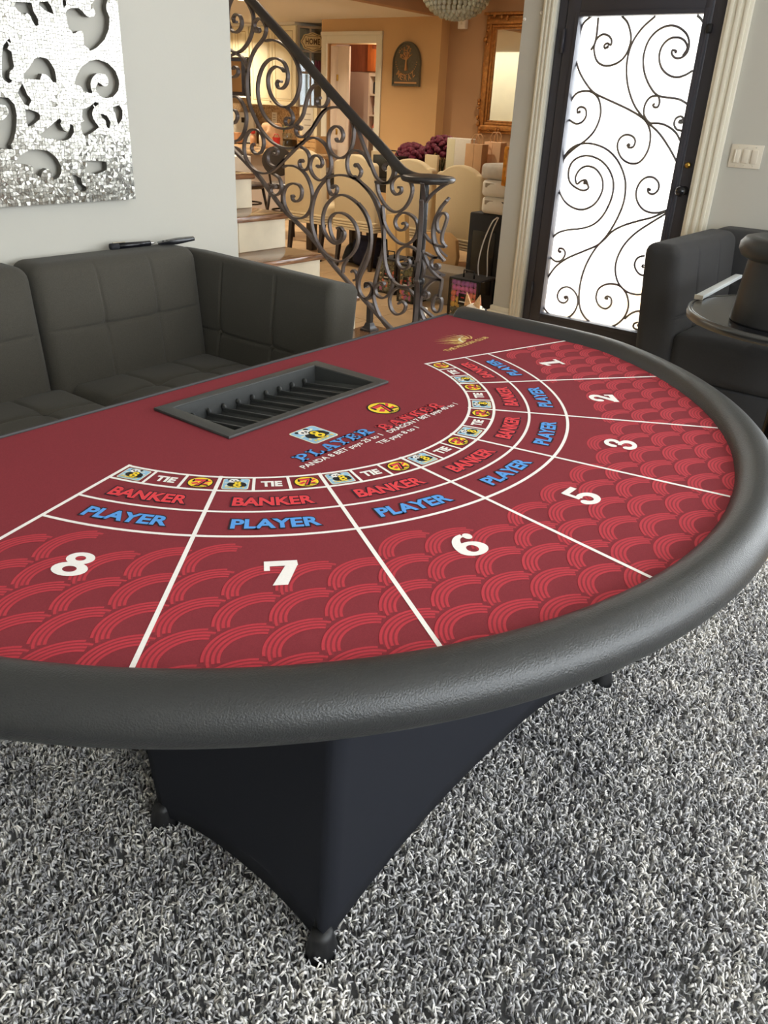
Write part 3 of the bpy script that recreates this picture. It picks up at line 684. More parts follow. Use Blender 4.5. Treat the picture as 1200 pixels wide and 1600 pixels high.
# ---- everything printed on the felt
def on_felt(mb, dz): mb.v = [(p[0], p[1], H+dz+p[2]) for p in mb.v]; return mb
DTH = 0.36530; TH0 = -PI/2-3.5*DTH
R1, R2, R3, R4 = .4690, .5225, .5988, .6800
def band(r0, r1, a0, a1, n=48):
    v = []; f = []
    for i in range(n+1):
        a = a0+(a1-a0)*i/n
        v += [(r0*math.cos(a), r0*math.sin(a), 0), (r1*math.cos(a), r1*math.sin(a), 0)]
    for i in range(n): f.append((2*i, 2*i+1, 2*i+3, 2*i+2))
    return MB().add(v, f)
def radial(a, r0, r1, w):
    c, s = math.cos(a), math.sin(a); n = (-s*w/2, c*w/2)
    return MB().add([(r0*c+n[0], r0*s+n[1], 0), (r1*c+n[0], r1*s+n[1], 0), (r1*c-n[0], r1*s-n[1], 0), (r0*c-n[0], r0*s-n[1], 0)], [(0, 1, 2, 3)])
for r, w in ((R1, .006), (R2, .006), (R3, .0056), (R4, .0062)):
    on_felt(band(r-w/2, r+w/2, TH0, TH0+7*DTH, 110), .0006).build('ring_line', 'white_print', felt)
for k in range(8):
    on_felt(radial(TH0+k*DTH, R1-.004, (1.0 if 0 < k < 7 else .985), .0068), .0007).build('seat_line', 'white_print', felt)
for k in range(7):
    for j in (1, 2): on_felt(radial(TH0+(k+j/3)*DTH, R1, R2, .0052), .0007).build('box_line', 'white_print', felt)
# scale pattern: fans of four stripes in a staggered grid
def fans(stripes):
    v = []; f = []
    for j in range(-12, 16):
        for i in range(-14, 15):
            cx = -.566+.111*i+(.0555 if j % 2 else 0); cy = -.7025+.0447*j
            rc = math.hypot(cx, cy+.05)
            if rc < .735 or rc > 1.06 or cy > .05: continue
            for (ra, rb) in stripes:
                prev = None; rm = (ra+rb)/2
                for q in range(31):
                    a = math.radians(15+150*q/30)
                    x, y = cx+rm*math.cos(a), cy+rm*math.sin(a)
                    ok = abs(x-cx) < .0545 and math.hypot(x-cx-.0555, y-cy+.0447) > .0730 and math.hypot(x-cx+.0555, y-cy+.0447) > .0730
                    ok = ok and math.hypot(x, y) < 1.005 and abs(x) < .948 and math.hypot(x, y) > R4+.012
                    th = math.atan2(y, x); ok = ok and TH0 < th < TH0+7*DTH and not (th > 0)
                    cur = None
                    if ok:
                        v += [(cx+ra*math.cos(a), cy+ra*math.sin(a), 1.5e-6*(16-j)), (cx+rb*math.cos(a), cy+rb*math.sin(a), 1.5e-6*(16-j))]; cur = len(v)-2
                        if prev is not None: f.append((prev, prev+1, cur+1, cur))
                    prev = cur
    return MB().add(v, f)
stuff(on_felt(fans([(.0505, .0531), (.0570, .0595), (.0632, .0656)]), .0002).build('fan_ground', 'scale_shade', felt))
stuff(on_felt(fans([(.0466, .0505), (.0531, .0570), (.0595, .0632), (.0656, .0695)]), .0004).build('fan_pattern', 'scale_print', felt))
# lettering
def bend(mb, th, rbase):
    mb.v = [((rbase-p[1])*math.cos(th+p[0]/(rbase-.015)), (rbase-p[1])*math.sin(th+p[0]/(rbase-.015)), p[2]) for p in mb.v]; return mb
def word(txt, w, h, bold, o=0.0):
    m = fit(text_mb(txt, 1.0, bold), w+2*o, h+2*o); m.v = [(p[0], p[1]-o, 0) for p in m.v]; return m
GLY = {}
def rc(x0, x1, y0, y1): return ('q', [(x0, y0), (x1, y0), (x1, y1), (x0, y1)])
def qd(*p): return ('q', list(p))
def ar(cx, cy, rxo, ryo, rxi, ryi, a0, a1): return ('a', (cx, cy, rxo, ryo, rxi, ryi, a0, a1))
def bl(cx, cy, r): return ('a', (cx, cy, r, r, 0, 0, 0, 360))
GLY['P'] = [rc(.15,.38,0,1), rc(.02,.54,0,.14), rc(.02,.5,.86,1), rc(.38,.5,.40,.54), ar(.5,.70,.40,.30,.17,.16,-90,90)]
GLY['R'] = GLY['P']+[qd((.44,.45),(.66,.48),(.88,.1),(.62,.1)), rc(.58,1.0,0,.13)]
GLY['L'] = [rc(.15,.38,0,1), rc(.02,.54,.86,1), rc(.02,.86,0,.14), rc(.72,.86,0,.38)]
GLY['A'] = [qd((.10,.1),(.24,.1),(.52,1),(.40,1)), qd((.66,.1),(.94,.1),(.64,1),(.40,1)), rc(.24,.72,.28,.40), rc(-.02,.38,0,.13), rc(.56,1.04,0,.13)]
GLY['Y'] = [qd((.08,.9),(.40,.42),(.60,.42),(.34,.9)), qd((.70,.9),(.45,.42),(.60,.42),(.86,.9)), rc(.38,.61,0,.45), rc(-.02,.44,.87,1), rc(.58,1.02,.87,1), rc(.24,.76,0,.13)]
GLY['E'] = [rc(.15,.38,0,1), rc(.02,.86,.86,1), rc(.02,.88,0,.14), rc(.38,.62,.44,.57), rc(.56,.68,.33,.68), rc(.73,.86,.64,1), rc(.75,.89,0,.36)]
GLY['B'] = [rc(.15,.38,0,1), rc(.02,.5,.86,1), rc(.02,.5,0,.14), rc(.38,.5,.44,.57), ar(.5,.74,.34,.26,.14,.12,-90,90), ar(.5,.28,.42,.28,.2,.14,-90,90)]
GLY['N'] = [rc(.14,.30,0,1), rc(.72,.88,0,1), qd((.14,1),(.66,0),(.88,0),(.42,1)), rc(0,.44,0,.13), rc(0,.34,.87,1), rc(.56,1.02,.87,1)]
GLY['K'] = [rc(.15,.38,0,1), rc(.02,.52,0,.13), rc(.02,.52,.87,1), qd((.34,.34),(.52,.50),(.88,.9),(.62,.9)), qd((.46,.52),(.66,.1),(.96,.1),(.62,.62)), rc(.56,1.02,.87,1), rc(.54,1.06,0,.13)]
GLY['1'] = [rc(.36,.66,0,1), rc(.12,.92,0,.15), qd((.10,.70),(.40,.78),(.5,1),(.10,.88))]
GLY['2'] = [ar(.5,.70,.44,.30,.16,.13,-35,175), qd((.62,.62),(.90,.56),(.46,.16),(.06,.14)), rc(.06,.94,0,.2), bl(.21,.68,.15), rc(.82,.96,0,.34)]
GLY['3'] = [ar(.46,.745,.40,.255,.14,.11,-85,170), ar(.46,.275,.46,.285,.17,.14,-175,88), rc(.34,.52,.45,.57), bl(.17,.72,.13), bl(.15,.27,.14)]
GLY['5'] = [rc(.2,.88,.81,1), rc(.18,.34,.46,.95), ar(.46,.31,.45,.32,.17,.15,-170,130), bl(.16,.25,.14)]
GLY['6'] = [ar(.5,.31,.46,.32,.17,.16,0,360), ar(.64,.36,.60,.64,.30,.50,88,182), bl(.79,.85,.14)]
GLY['7'] = [rc(.06,.95,.78,1), qd((.62,.80),(.95,.82),(.62,0),(.26,0)), rc(.06,.21,.60,1)]
GLY['8'] = [ar(.5,.745,.38,.255,.14,.10,0,360), ar(.5,.285,.46,.285,.18,.12,0,360)]
def glyph(ch, o=0.0):
    mb = MB()
    for ip, (kind, d) in enumerate(GLY[ch]):
        zq = ip*4e-6
        if kind == 'q':
            cx = sum(p[0] for p in d)/len(d); cy = sum(p[1] for p in d)/len(d)
            mb.add([(p[0]+math.copysign(o, p[0]-cx), p[1]+math.copysign(o, p[1]-cy), zq) for p in d], [tuple(range(len(d)))])
        else:
            cx, cy, a, b_, c, e, t0, t1 = d; a += o; b_ += o; c = max(0, c-o); e = max(0, e-o); n = 24; v = []; f = []
            for i in range(n+1):
                t = math.radians(t0+(t1-t0)*i/n); v += [(cx+c*math.cos(t), cy+e*math.sin(t), zq), (cx+a*math.cos(t), cy+b_*math.sin(t), zq)]
            for i in range(n): f.append((2*i, 2*i+1, 2*i+3, 2*i+2))
            mb.add(v, f)
    return mb
def slab(txt, w, h, o=0.0):
    mb = MB(); step = 1.06
    for i, ch in enumerate(txt):
        g = glyph(ch, o); mb.add([(p[0]+i*step, p[1], p[2]) for p in g.v], g.f)
    tot = (len(txt)-1)*step+1
    mb.v = [((p[0]-tot/2)*w/tot, p[1]*h, p[2]) for p in mb.v]; return mb
NUM = '8765321'
def tint(k): return None
for k in range(7):
    th = TH0+(k+.5)*DTH
    for txt, rb, col, w in (('BANKER', R3-.020, 'red_print', .132), ('PLAYER', R4-.024, 'blue_print', .138)):
        on_felt(bend(word(txt, w, .031, .07, .0030), th, rb), .0008).build('lettering_outline', 'dark_print', felt)
        on_felt(bend(word(txt, w, .031, .036), th, rb), .0010).build(txt.lower()+'_lettering', col, felt)
    g = glyph(NUM[k]); g.v = [((p[0]-.5)*.056, p[1]*.064, p[2]) for p in g.v]
    on_felt(bend(g, th, .820), .0009).build('seat_number', 'white_print', felt)
# badges
def shape(mb, dz): mb.v = [(p[0], p[1], dz+p[2]*3) for p in mb.v]; return mb
def disc(cx, cy, rx, ry, n=28, rot=0.0):
    c, s = math.cos(rot), math.sin(rot); v = [(cx, cy, 0)]
    for i in range(n):
        a = 2*PI*i/n; x, y = rx*math.cos(a), ry*math.sin(a); v.append((cx+x*c-y*s, cy+x*s+y*c, 0))
    return MB().add(v, [(0, i+1, (i+1) % n+1) for i in range(n)])
def rsq(h, r, n=6):
    v = [(0, 0, 0)]
    for qx, qy, a0 in ((1,1,0), (-1,1,90), (-1,-1,180), (1,-1,270)):
        for i in range(n+1):
            a = math.radians(a0+90*i/n); v.append((qx*(h-r)+r*math.cos(a), qy*(h-r)+r*math.sin(a), 0))
    m = len(v)-1; return MB().add(v, [(0, i+1, (i+1) % m+1) for i in range(m)])
def merge(*ms):
    o = MB()
    for m in ms: o.add(m.v, m.f)
    return o
def place2(m, x, y, s, sy=None): m.v = [(x+p[0]*s, y+p[1]*(sy or s), p[2]) for p in m.v]; return m
def rays():
    m = MB()
    for i in range(9):
        a = math.radians(-70+i*40); m.add([(-.05, .1, 0), (.43*math.cos(a-.10), .43*math.sin(a-.10), 0), (.43*math.cos(a+.10), .43*math.sin(a+.10), 0)], [(0, 1, 2)])
    return m
def panda_layers():
    L = [('badge_border', 'cream_print', rsq(.5, .11)), ('badge_ground', 'sky_print', rsq(.465, .09)), ('badge_rays', 'cream_print', rays()),
         ('panda_body', 'black_print', merge(disc(.04, -.06, .36, .25), disc(-.27, .36, .075, .075), disc(.09, .38, .075, .075), disc(.26, -.16, .16, .12))),
         ('panda_face', 'white_print', disc(-.09, .25, .20, .16)), ('panda_eyes', 'black_print', merge(disc(-.16, .26, .04, .05), disc(-.03, .26, .04, .05), disc(-.09, .19, .03, .02))),
         ('eight_outline', 'black_print', place2(glyph('8', .10), -.10, -.30, .34, .46)), ('eight', 'yellow_print', place2(glyph('8', .0), -.10, -.30, .34, .46)),
         ('panda_words', 'yellow_print', place2(fit(text_mb('PANDA 8', 1, .03), .72, .13), 0, -.44, 1))]
    return L
def dragon_layers():
    def blade(pts): return MB().add([(x, y, 0) for x, y in pts], [tuple(range(len(pts)))])
    L = [('badge_ring', 'black_print', disc(0, 0, .5, .5, 36)), ('badge_ground', 'yellow_print', disc(0, 0, .455, .455, 36)),
         ('dragon_shadow', 'black_print', merge(blade([(-.30,.28),(.22,.32),(.26,.20),(.04,-.36),(-.16,-.36),(.05,.16),(-.22,.14),(-.26,.02),(-.34,.04)]), blade([(-.02,-.10),(.34,-.20),(.38,-.30),(.02,-.22)]))),
         ('dragon_seven', 'red_print', merge(blade([(-.27,.25),(.16,.27),(.16,.20),(-.02,-.30),(-.11,-.30),(.08,.12),(-.22,.10)]), blade([(.16,.06),(.36,.22),(.40,.14),(.20,-.02)]), blade([(-.10,.02),(-.34,-.10),(-.24,-.22),(-.06,-.12)]), blade([(.12,-.12),(.34,-.08),(.30,-.18),(.12,-.20)]))),
         ('dragon_words', 'black_print', place2(fit(text_mb('DRAGON 7', 1, .02), .46, .09), .04, -.44, 1))]
    return L
def badge_meshes(layers):
    out = []
    for i, (n, m, g) in enumerate(layers): out.append((n, shape(g, .0002*(i+1)).mesh(n, m)))
    return out
PAN, DRA = badge_meshes(panda_layers()), badge_meshes(dragon_layers())
TIE_ME = fit(text_mb('TIE', 1, .045), .036, .022).mesh('tie_lettering', 'white_print')
def stamp(layers, x, y, rot, s, sy=None):
    for n, me in layers:
        o = link(n, me, felt); o.location = (x, y, H+.0006); o.rotation_euler = (0, 0, rot); o.scale = (s, sy or s, 1)
rm = (R1+R2)/2
for k in range(7):
    for j, what in enumerate((PAN, None, DRA)):
        a = TH0+(k+(j+.5)/3)*DTH; x, y = rm*math.cos(a), rm*math.sin(a); rot = a+PI/2
        if what: stamp(what, x, y, rot, .045, .042)
        else:
            o = link('tie_lettering', TIE_ME, felt); o.location = (x+.011*math.cos(a), y+.011*math.sin(a), H+.0008); o.rotation_euler = (0, 0, rot)
stamp(PAN, -.113, -.265, 0, .070, .074); stamp(DRA, .107, -.267, 0, .074, .074)
def straight(mb, x, y, dz): mb.v = [(p[0]+x, p[1]+y, H+dz) for p in mb.v]; return mb
straight(slab('PLAYER', .210, .030, .055), -.121, -.343, .0006).build('lettering_outline', 'dark_print', felt)
straight(slab('PLAYER', .210, .030), -.121, -.343, .0009).build('player_lettering', 'blue_print', felt)
straight(slab('BANKER', .212, .030, .055), .110, -.354, .0006).build('lettering_outline', 'dark_print', felt)
straight(slab('BANKER', .212, .030), .110, -.354, .0009).build('banker_lettering', 'red_print', felt)
for txt, x0, x1, y in (('PANDA 8 BET pays 25 to 1', -.246, -.018, -.371), ('DRAGON 7 BET pays 40 to 1', .002, .246, -.374), ('TIE pays 8 to 1', -.060, .066, -.398)):
    straight(fit(text_mb(txt, 1, .018), x1-x0, .019), (x0+x1)/2, y, .0007).build('payout_lettering', 'white_print', felt)
# golden emblem and club name
def feather(x0, y0, x1, y1, bow, w):
    n = 10; v = []; f = []; dx, dy = x1-x0, y1-y0; L = math.hypot(dx, dy); nx, ny = -dy/L, dx/L
    for i in range(n+1):
        t = i/n; c = bow*4*t*(1-t); hw = w*(math.sin(PI*min(1, t*.9+.1))**.8)*(1-t*.85)
        v += [(x0+dx*t+nx*(c+hw), y0+dy*t+ny*(c+hw), 0), (x0+dx*t+nx*(c-hw), y0+dy*t+ny*(c-hw), 0)]
    for i in range(n): f.append((2*i, 2*i+1, 2*i+3, 2*i+2))
    return MB().add(v, f)
FE = [(.728,-.078,.645,-.020,.004,.005), (.722,-.080,.632,-.040,.006,.005), (.724,-.076,.664,-.014,.003,.005), (.716,-.083,.640,-.058,.006,.0045), (.728,-.072,.684,-.012,.002,.005), (.734,-.072,.704,-.008,.000,.0045),
      (.738,-.072,.726,-.006,-.003,.005), (.742,-.074,.748,-.010,-.004,.0045), (.746,-.076,.766,-.022,-.006,.0045), (.748,-.080,.780,-.040,-.008,.004), (.700,-.086,.655,-.074,.004,.004)]
for q in FE: straight(feather(*q), 0, 0, .0006).build('emblem_feather', 'gold_print', felt)
straight(feather(.700, -.086, .752, -.052, .012, .006), 0, 0, .0008).build('emblem_body', 'cream_print', felt)
straight(feather(.752, -.052, .738, -.034, -.008, .004), 0, 0, .0008).build('emblem_head', 'cream_print', felt)
straight(fit(text_mb('THE MILLION CLUB', 1, .03), .214, .0175), .694, -.110, .0007).build('club_lettering', 'gold_print', felt)
# spandex skirt stretched down over four legs
def skirt():
    b = [(-.53, -.235), (-.53, -.675), (.492, -.732), (.53, -.235)]; t = [(-.565, -.20), (-.565, -.728), (.565, -.728), (.565, -.20)]
    nu, nv = 28, 14; v = []; f = []
    for e in range(4):
        b0, b1 = Vector(b[e]), Vector(b[(e+1) % 4]); t0, t1 = Vector(t[e]), Vector(t[(e+1) % 4])
        L = (b1-b0).length; sag = .116 if L > .8 else .050
        out = Vector((b1-b0).yx); out = Vector((-out.x, out.y)).normalized(); c = Vector((0, -.455)); mid = (b0+b1)/2
        if (mid-c).dot(out) < 0: out = -out
        base = len(v)
        for i in range(nu+1):
            u = i/nu; zb = .035+sag*(1-abs(2*u-1)**2.3)
            for j in range(nv+1):
                w = j/nv; z = zb+(H-.032-zb)*w
                tt = (z-.035)/(H-.067); p = (b0+(b1-b0)*u)*(1-tt)+(t0+(t1-t0)*u)*tt
                bow = -.004*(1-(2*u-1)**2)*(1-w)
                p = p+out*bow; v.append((p.x, p.y, z))
        for i in range(nu):
            for j in range(nv):
                a = base+i*(nv+1)+j; f.append((a, a+1, a+nv+2, a+nv+1))
    return MB().add(v, f, True)
sk = skirt().build('skirt', 'spandex', table)
m = sk.modifiers.new('thick', 'SOLIDIFY'); m.thickness = .0015
for x, y in ((-.527, -.239), (-.527, -.671), (.490, -.730), (.527, -.239)):
    lg = MB().lathe([(.014, .02), (.014, H-.04)], 12, (x*.985, y*.99+.003, 0)).build('leg', 'foot', table)
    MB().lathe([(.027, .006), (.030, .010), (.029, .030), (.024, .048), (.021, .062), (.017, .075)], 18, (x, y, 0)).build('foot_cap', 'foot', lg)
# ================================================================ shag rug
rug = thing('shag_rug', 'thick grey and white shag rug spread under the card table', 'rug', (0, 0, 0))
RX0, RX1, RY0, RY1 = -2.15, 1.475, -2.75, .46
bx('backing', 'rug_base', RX0, RX1, RY0, RY1, .0, .010, rug)
def pile():
    g = np.random.default_rng(3); out = []
    A_ = (RX1-RX0)*(RY1-RY0)
    n = int(A_*21000); xy = np.stack([g.uniform(RX0, RX1, n), g.uniform(RY0, RY1, n)], 1)
    # full pile where the rug lies open, thinner and coarser under the table and towards the far ends
    full = (xy[:, 0] > -1.35) & (xy[:, 1] > -2.1) 
    full &= ~((xy[:, 0] > -.45) & (xy[:, 1] > -.30)) & ~((xy[:, 0] > -.1) & (xy[:, 0] < .5) & (xy[:, 1] > -.55)) & (xy[:, 1] < .28) & ~((xy[:, 0] > .75) & (xy[:, 1] < -1.75))
    keep = full | (g.random(n) < .10)
    xy = xy[keep]; big = np.where(full[keep], 1.0, 2.2); n = len(xy)
    a = g.uniform(0, 2*PI, n); lean = g.uniform(.004, .017, n)*big; hgt = g.uniform(.016, .031, n); curl = g.normal(0, 1.3, n)
    P = np.zeros((n, 4, 3)); P[:, 0, :2] = xy; P[:, 0, 2] = .008
    for i, (l, h_) in enumerate(((.12, .72), (.60, 1.0), (1.0, .82)), 1):
        aa = a+curl*(i-1)*.5
        P[:, i, :2] = xy+np.stack([np.cos(aa), np.sin(aa)], 1)*(lean*l)[:, None]; P[:, i, 2] = .008+hgt*h_
    P += g.normal(0, .0012, P.shape)
    rad = g.uniform(.0017, .0027, n)*big
    V = np.zeros((n, 4, 3, 3))
    T = np.zeros_like(P); T[:, 1:-1] = P[:, 2:]-P[:, :-2]; T[:, 0] = P[:, 1]-P[:, 0]; T[:, -1] = P[:, -1]-P[:, -2]
    T /= np.linalg.norm(T, axis=2, keepdims=True)+1e-9
    ref = np.stack([np.cos(a+1.3), np.sin(a+1.3), np.full(n, .35)], 1)[:, None, :]
    N = np.cross(T, ref); N /= np.linalg.norm(N, axis=2, keepdims=True)+1e-9; Bn = np.cross(T, N)
    taper = np.array([.8, 1, 1.05, .75])[None, :, None]
    for k in range(3):
        q = 2*PI*k/3; V[:, :, k] = P+(N*math.cos(q)+Bn*math.sin(q))*(rad[:, None, None]*taper)
    verts = V.reshape(-1, 3); base = (np.arange(n)*12)[:, None, None]
    F = []
    for i in range(3):
        for k in range(3):
            k2 = (k+1) % 3; F.append([i*3+k, i*3+k2, (i+1)*3+k2, (i+1)*3+k])
    F = (np.array(F)[None]+base).reshape(-1, 4)
    tip = (np.array([[9, 10, 11]])[None]+base).reshape(-1, 3)
    me = bpy.data.meshes.new('pile'); nv, nf, nt = len(verts), len(F), len(tip)
    me.vertices.add(nv); me.vertices.foreach_set('co', verts.astype(np.float32).ravel())
    me.loops.add(nf*4+nt*3); me.loops.foreach_set('vertex_index', np.concatenate([F.ravel(), tip.ravel()]).astype(np.int32))
    me.polygons.add(nf+nt); me.polygons.foreach_set('loop_start', np.concatenate([np.arange(nf)*4, nf*4+np.arange(nt)*3]).astype(np.int32))
    me.polygons.foreach_set('use_smooth', np.ones(nf+nt, bool))
    me.update(); 
    pick = g.random(n); tone = np.where(pick < .28, g.uniform(.08, .30, n), np.where(pick < .72, g.uniform(.32, .62, n), g.uniform(.65, .95, n)))
    big_ = np.sin(xy[:, 0]*3.1+1.0)*np.sin(xy[:, 1]*2.7+.4)+.6*np.sin(xy[:, 0]*7.3+xy[:, 1]*4.1)+.5*np.sin(xy[:, 1]*8.9-xy[:, 0]*5.2)
    gx, gy = np.arange(-60, 60), np.arange(-60, 60); cells_ = g.normal(0, 1, (120, 120))
    def patch(sc):
        fx, fy = xy[:, 0]*sc+60, xy[:, 1]*sc+60; i0, j0 = fx.astype(int), fy.astype(int); tx, ty = fx-i0, fy-j0; tx = tx*tx*(3-2*tx); ty = ty*ty*(3-2*ty)
        return (cells_[i0 % 120, j0 % 120]*(1-tx)+cells_[(i0+1) % 120, j0 % 120]*tx)*(1-ty)+(cells_[i0 % 120, (j0+1) % 120]*(1-tx)+cells_[(i0+1) % 120, (j0+1) % 120]*tx)*ty
    tone = np.clip(tone*.92+.06+.03*big_+.085*patch(7.0)+.08*patch(17.0), 0, 1)
    at = me.attributes.new('tone', 'FLOAT', 'POINT'); at.data.foreach_set('value', np.repeat(tone, 12).astype(np.float32))
    return me
mp = bpy.data.materials.new('shag_yarn'); mp.use_nodes = True; nt = mp.node_tree; pb = nt.nodes['Principled BSDF']
an = nt.nodes.new('ShaderNodeAttribute'); an.attribute_name = 'tone'
cr = nt.nodes.new('ShaderNodeValToRGB'); cr.color_ramp.elements[0].color = srgb(112, 112, 117); cr.color_ramp.elements[1].color = srgb(252, 247, 238)
e = cr.color_ramp.elements.new(.5); e.color = srgb(196, 194, 193)
nt.links.new(an.outputs['Fac'], cr.inputs['Fac']); nt.links.new(cr.outputs['Color'], pb.inputs['Base Color'])
pb.inputs['Roughness'].default_value = .75; pb.inputs['Sheen Weight'].default_value = .2
pme = pile(); pme.materials.append(mp)
stuff(link('pile', pme, rug))
# ================================================================ left sectional sofa
sofa = thing('sectional_sofa', 'low tufted charcoal fabric sectional sofa against the wall behind the card table', 'sofa', (0, 0, 0))
def lean(k, dx=0.0):
    return lambda o, p: (o[0], o[1]+k*p[2], o[2])
def placed(mb, x, y, z): mb.v = [(p[0]+x, p[1]+y, p[2]+z) for p in mb.v]; return mb
for x0, x1 in ((.17, .835), (-.46, .165), (-1.09, -.465)):
    w = x1-x0
    placed(cushion((w, .17, .56), .045, (22, 4, 18), .024, 'y', (-w/6, w/6), (.07,), .006, .006, lean(.028)), (x0+x1)/2, 1.265, .558).build('back_cushion', 'sofa', sofa)
for x0, x1 in ((.213, .84), (-.42, .207), (-1.05, -.426)):
    w = x1-x0
    placed(cushion((w, .80, .20), .045, (20, 22, 4), .022, 'z', (-w/6, w/6), (-.12, .16), .007, .007), (x0+x1)/2, .80, .343).build('seat_cushion', 'sofa', sofa)
placed(cushion((.15, .81, .765), .03, (4, 24, 20), .016, 'x', (-.14, .14), (.09,), .006, .006, lambda o, p: (o[0], o[1]-.035*p[2], o[2]-.016*(p[0]+1)*max(0, p[2])-.018*max(0, p[2])*(1-p[1])/2)), .910, .965, .447).build('arm', 'sofa', sofa)
bx('base_frame', 'sofa_dark', -1.09, .985, .46, 1.33, .06, .235, sofa, bevel=.01)
for x in (-1.02, .17, .93):
    for y in (.52, 1.28): bx('leg', 'dark_wood', x-.025, x+.025, y-.025, y+.025, 0, .062, sofa, bevel=.004)
def penlike(name, label, cat, a, b, r0, z):
    d = Vector(b)-Vector(a); L = d.length; t = thing(name, label, cat, ((a[0]+b[0])/2, (a[1]+b[1])/2, z), math.atan2(d.y, d.x)); return t, L
ZT = .839
p0, p1 = on_z(178, 391, ZT), on_z(240, 385, ZT)
t, L = penlike('marker', 'thick black marker lying on the sofa back, left of the flat black remote', 'marker', (p0[0], p0[1]+.02, 0), (p1[0], p1[1]+.02, 0), .01, ZT+.009)
MB().tube([(-L/2+.03, 0, 0), (L/2, 0, 0)], [.0105, .0095], 12).build('barrel', 'black', t)
MB().tube([(-L/2, 0, 0), (-L/2+.032, 0, 0)], .0115, 12).build('cap', 'matte_black', t)
MB().tube([(L/2, 0, 0), (L/2+.012, 0, 0), (L/2+.022, 0, 0)], [.006, .005, .0015], 10).build('tip', 'chrome', t)
MB().box(-L/2+.01, -L/2+.06, -.003, .003, .011, .014).build('clip', 'nickel', t, bevel=.001)
p0, p1 = on_z(252, 384, ZT), on_z(309, 377, ZT+.015)
t, L = penlike('remote_control', 'flat black remote lying on the sofa back near the corner by the arm', 'remote', (p0[0], p0[1]+.02, 0), (p1[0], p1[1]+.02, 0), .01, ZT+.012)
MB().add([(-L/2, -.02, -.008), (L/2, -.02, .006), (L/2, .02, .006), (-L/2, .02, -.008), (-L/2, -.02, -.002), (0, -.02, .011), (0, .02, .011), (-L/2, .02, -.002), (L/2, -.02, .017), (L/2, .02, .017), (0, -.02, -.008), (0, .02, -.008)],
         [(0, 3, 11, 10), (10, 11, 2, 1), (4, 5, 6, 7), (5, 8, 9, 6), (0, 10, 5, 4), (10, 1, 8, 5), (3, 7, 6, 11), (11, 6, 9, 2), (0, 4, 7, 3), (1, 2, 9, 8)]).build('shell', 'black', t, bevel=.002)
for i in range(6): MB().ball((-L/2+.02+i*.015, 0, .002+.0015*i), (.004, .006, .003), 8, 4).build('button', 'matte_black', t)

# ================================================================ mirror mosaic panel on the wall
YF = 1.362
art = thing('mosaic_panel', 'carved openwork wall panel of scrolls and leaves covered in mirror mosaic', 'wall art', (.12, 1.39, 1.6))
AO = np.array([.12, 1.39, 1.6])
def hc(s):
    out = []
    for x, y in s:
        p = on_y(x/4.704, y/4.704, YF); out.append((p[0]-AO[0], p[2]-AO[2]))
    return out
HOLES = [
 [(478,78),(520,62),(575,58),(608,85),(640,128),(690,122),(706,80),(686,38),(660,14),(725,18),(775,55),(804,130),(800,215),(765,295),(705,355),(660,376),(652,350),(618,338),(610,228),(575,226),(542,252),(515,216),(497,200),(492,140)],
 [(545,620),(560,560),(600,490),(660,447),(720,437),(790,462),(848,520),(878,600),(868,670),(830,712),(770,722),(722,698),(700,650),(722,605),(742,618),(765,640),(792,632),(802,590),(775,548),(720,535),(682,560),(664,610),(668,660),(688,688),(640,678),(606,664),(600,628)],
 [(815,792),(878,772),(903,820),(898,878),(866,918),(858,878),(842,822)],
 [(602,862),(622,890),(588,902),(600,960),(615,1006),(660,984),(700,958),(730,932),(700,900),(674,850),(682,800),(732,758),(700,748),(650,790),(606,802)],
 [(716,850),(742,834),(788,852),(813,900),(804,946),(782,934),(776,882),(750,868)],
 [(275,1002),(330,960),(420,882),(490,844),(516,842),(457,862),(442,910),(465,958),(500,974),(515,942),(512,908),(538,922),(543,970),(518,1018),(470,1036),(380,1018)],
 [(102,1200),(150,1142),(220,1102),(290,1097),(358,1112),(418,1162),(452,1230),(447,1290),(410,1322),(374,1318),(388,1290),(380,1252),(342,1238),(307,1265),(300,1305),(272,1288),(242,1262),(248,1222),(180,1206)],
 [(537,1278),(560,1290),(598,1312),(602,1350),(642,1382),(630,1406),(582,1408),(562,1368),(534,1312)],
 [(625,1178),(700,1182),(782,1188),(786,1248),(755,1262),(706,1282),(672,1273),(606,1262),(645,1220)],
 [(228,445),(290,418),(350,432),(398,500),(414,580),(413,648),(394,608),(358,562),(312,528),(293,585),(175,578),(168,548),(212,502),(232,462),(247,478)],
 [(128,680),(164,616),(176,640),(202,700),(233,730),(204,798),(240,814),(288,830),(302,868),(240,918),(198,936),(192,870),(182,770)],
 [(12,440),(18,345),(60,284),(120,265),(88,292),(52,358),(88,382),(90,432),(108,500),(72,522),(64,570),(96,600),(52,616),(14,568)],
 [(-20,712),(60,718),(108,770),(123,850),(118,950),(98,1038),(60,1086),(-20,1100),(-20,900),(48,868),(68,820),(40,772),(-20,765)],
 [(205,18),(232,22),(242,78),(278,140),(282,182),(262,196),(236,150),(212,84),(182,108),(142,88),(104,50),(112,14)],
 [(262,12),(364,12),(396,106),(332,78),(284,34)], [(458,12),(488,12),(488,44),(468,54)],
]
holes = [hc(h) for h in HOLES]
xr, zb = on_y(212, 311, YF)[[0, 2]]-AO[[0, 2]]
zb_l = on_y(0, 323, YF)[2]-AO[2]
xm = hc([(-60, 500)])[0][0]; zm = hc([(300, -6)])[0][1]
allh = []
for h in holes:
    for fx in (0, 1):
        for fz in (0, 1):
            g = [((2*xm-x) if fx else x, (2*zm-z) if fz else z) for x, z in h]
            allh.append(g)
xl = 2*xm-xr; zt = 2*zm-zb
outer = [(xl, zb), (xr, zb), (xr, zt), (xl, zt)]
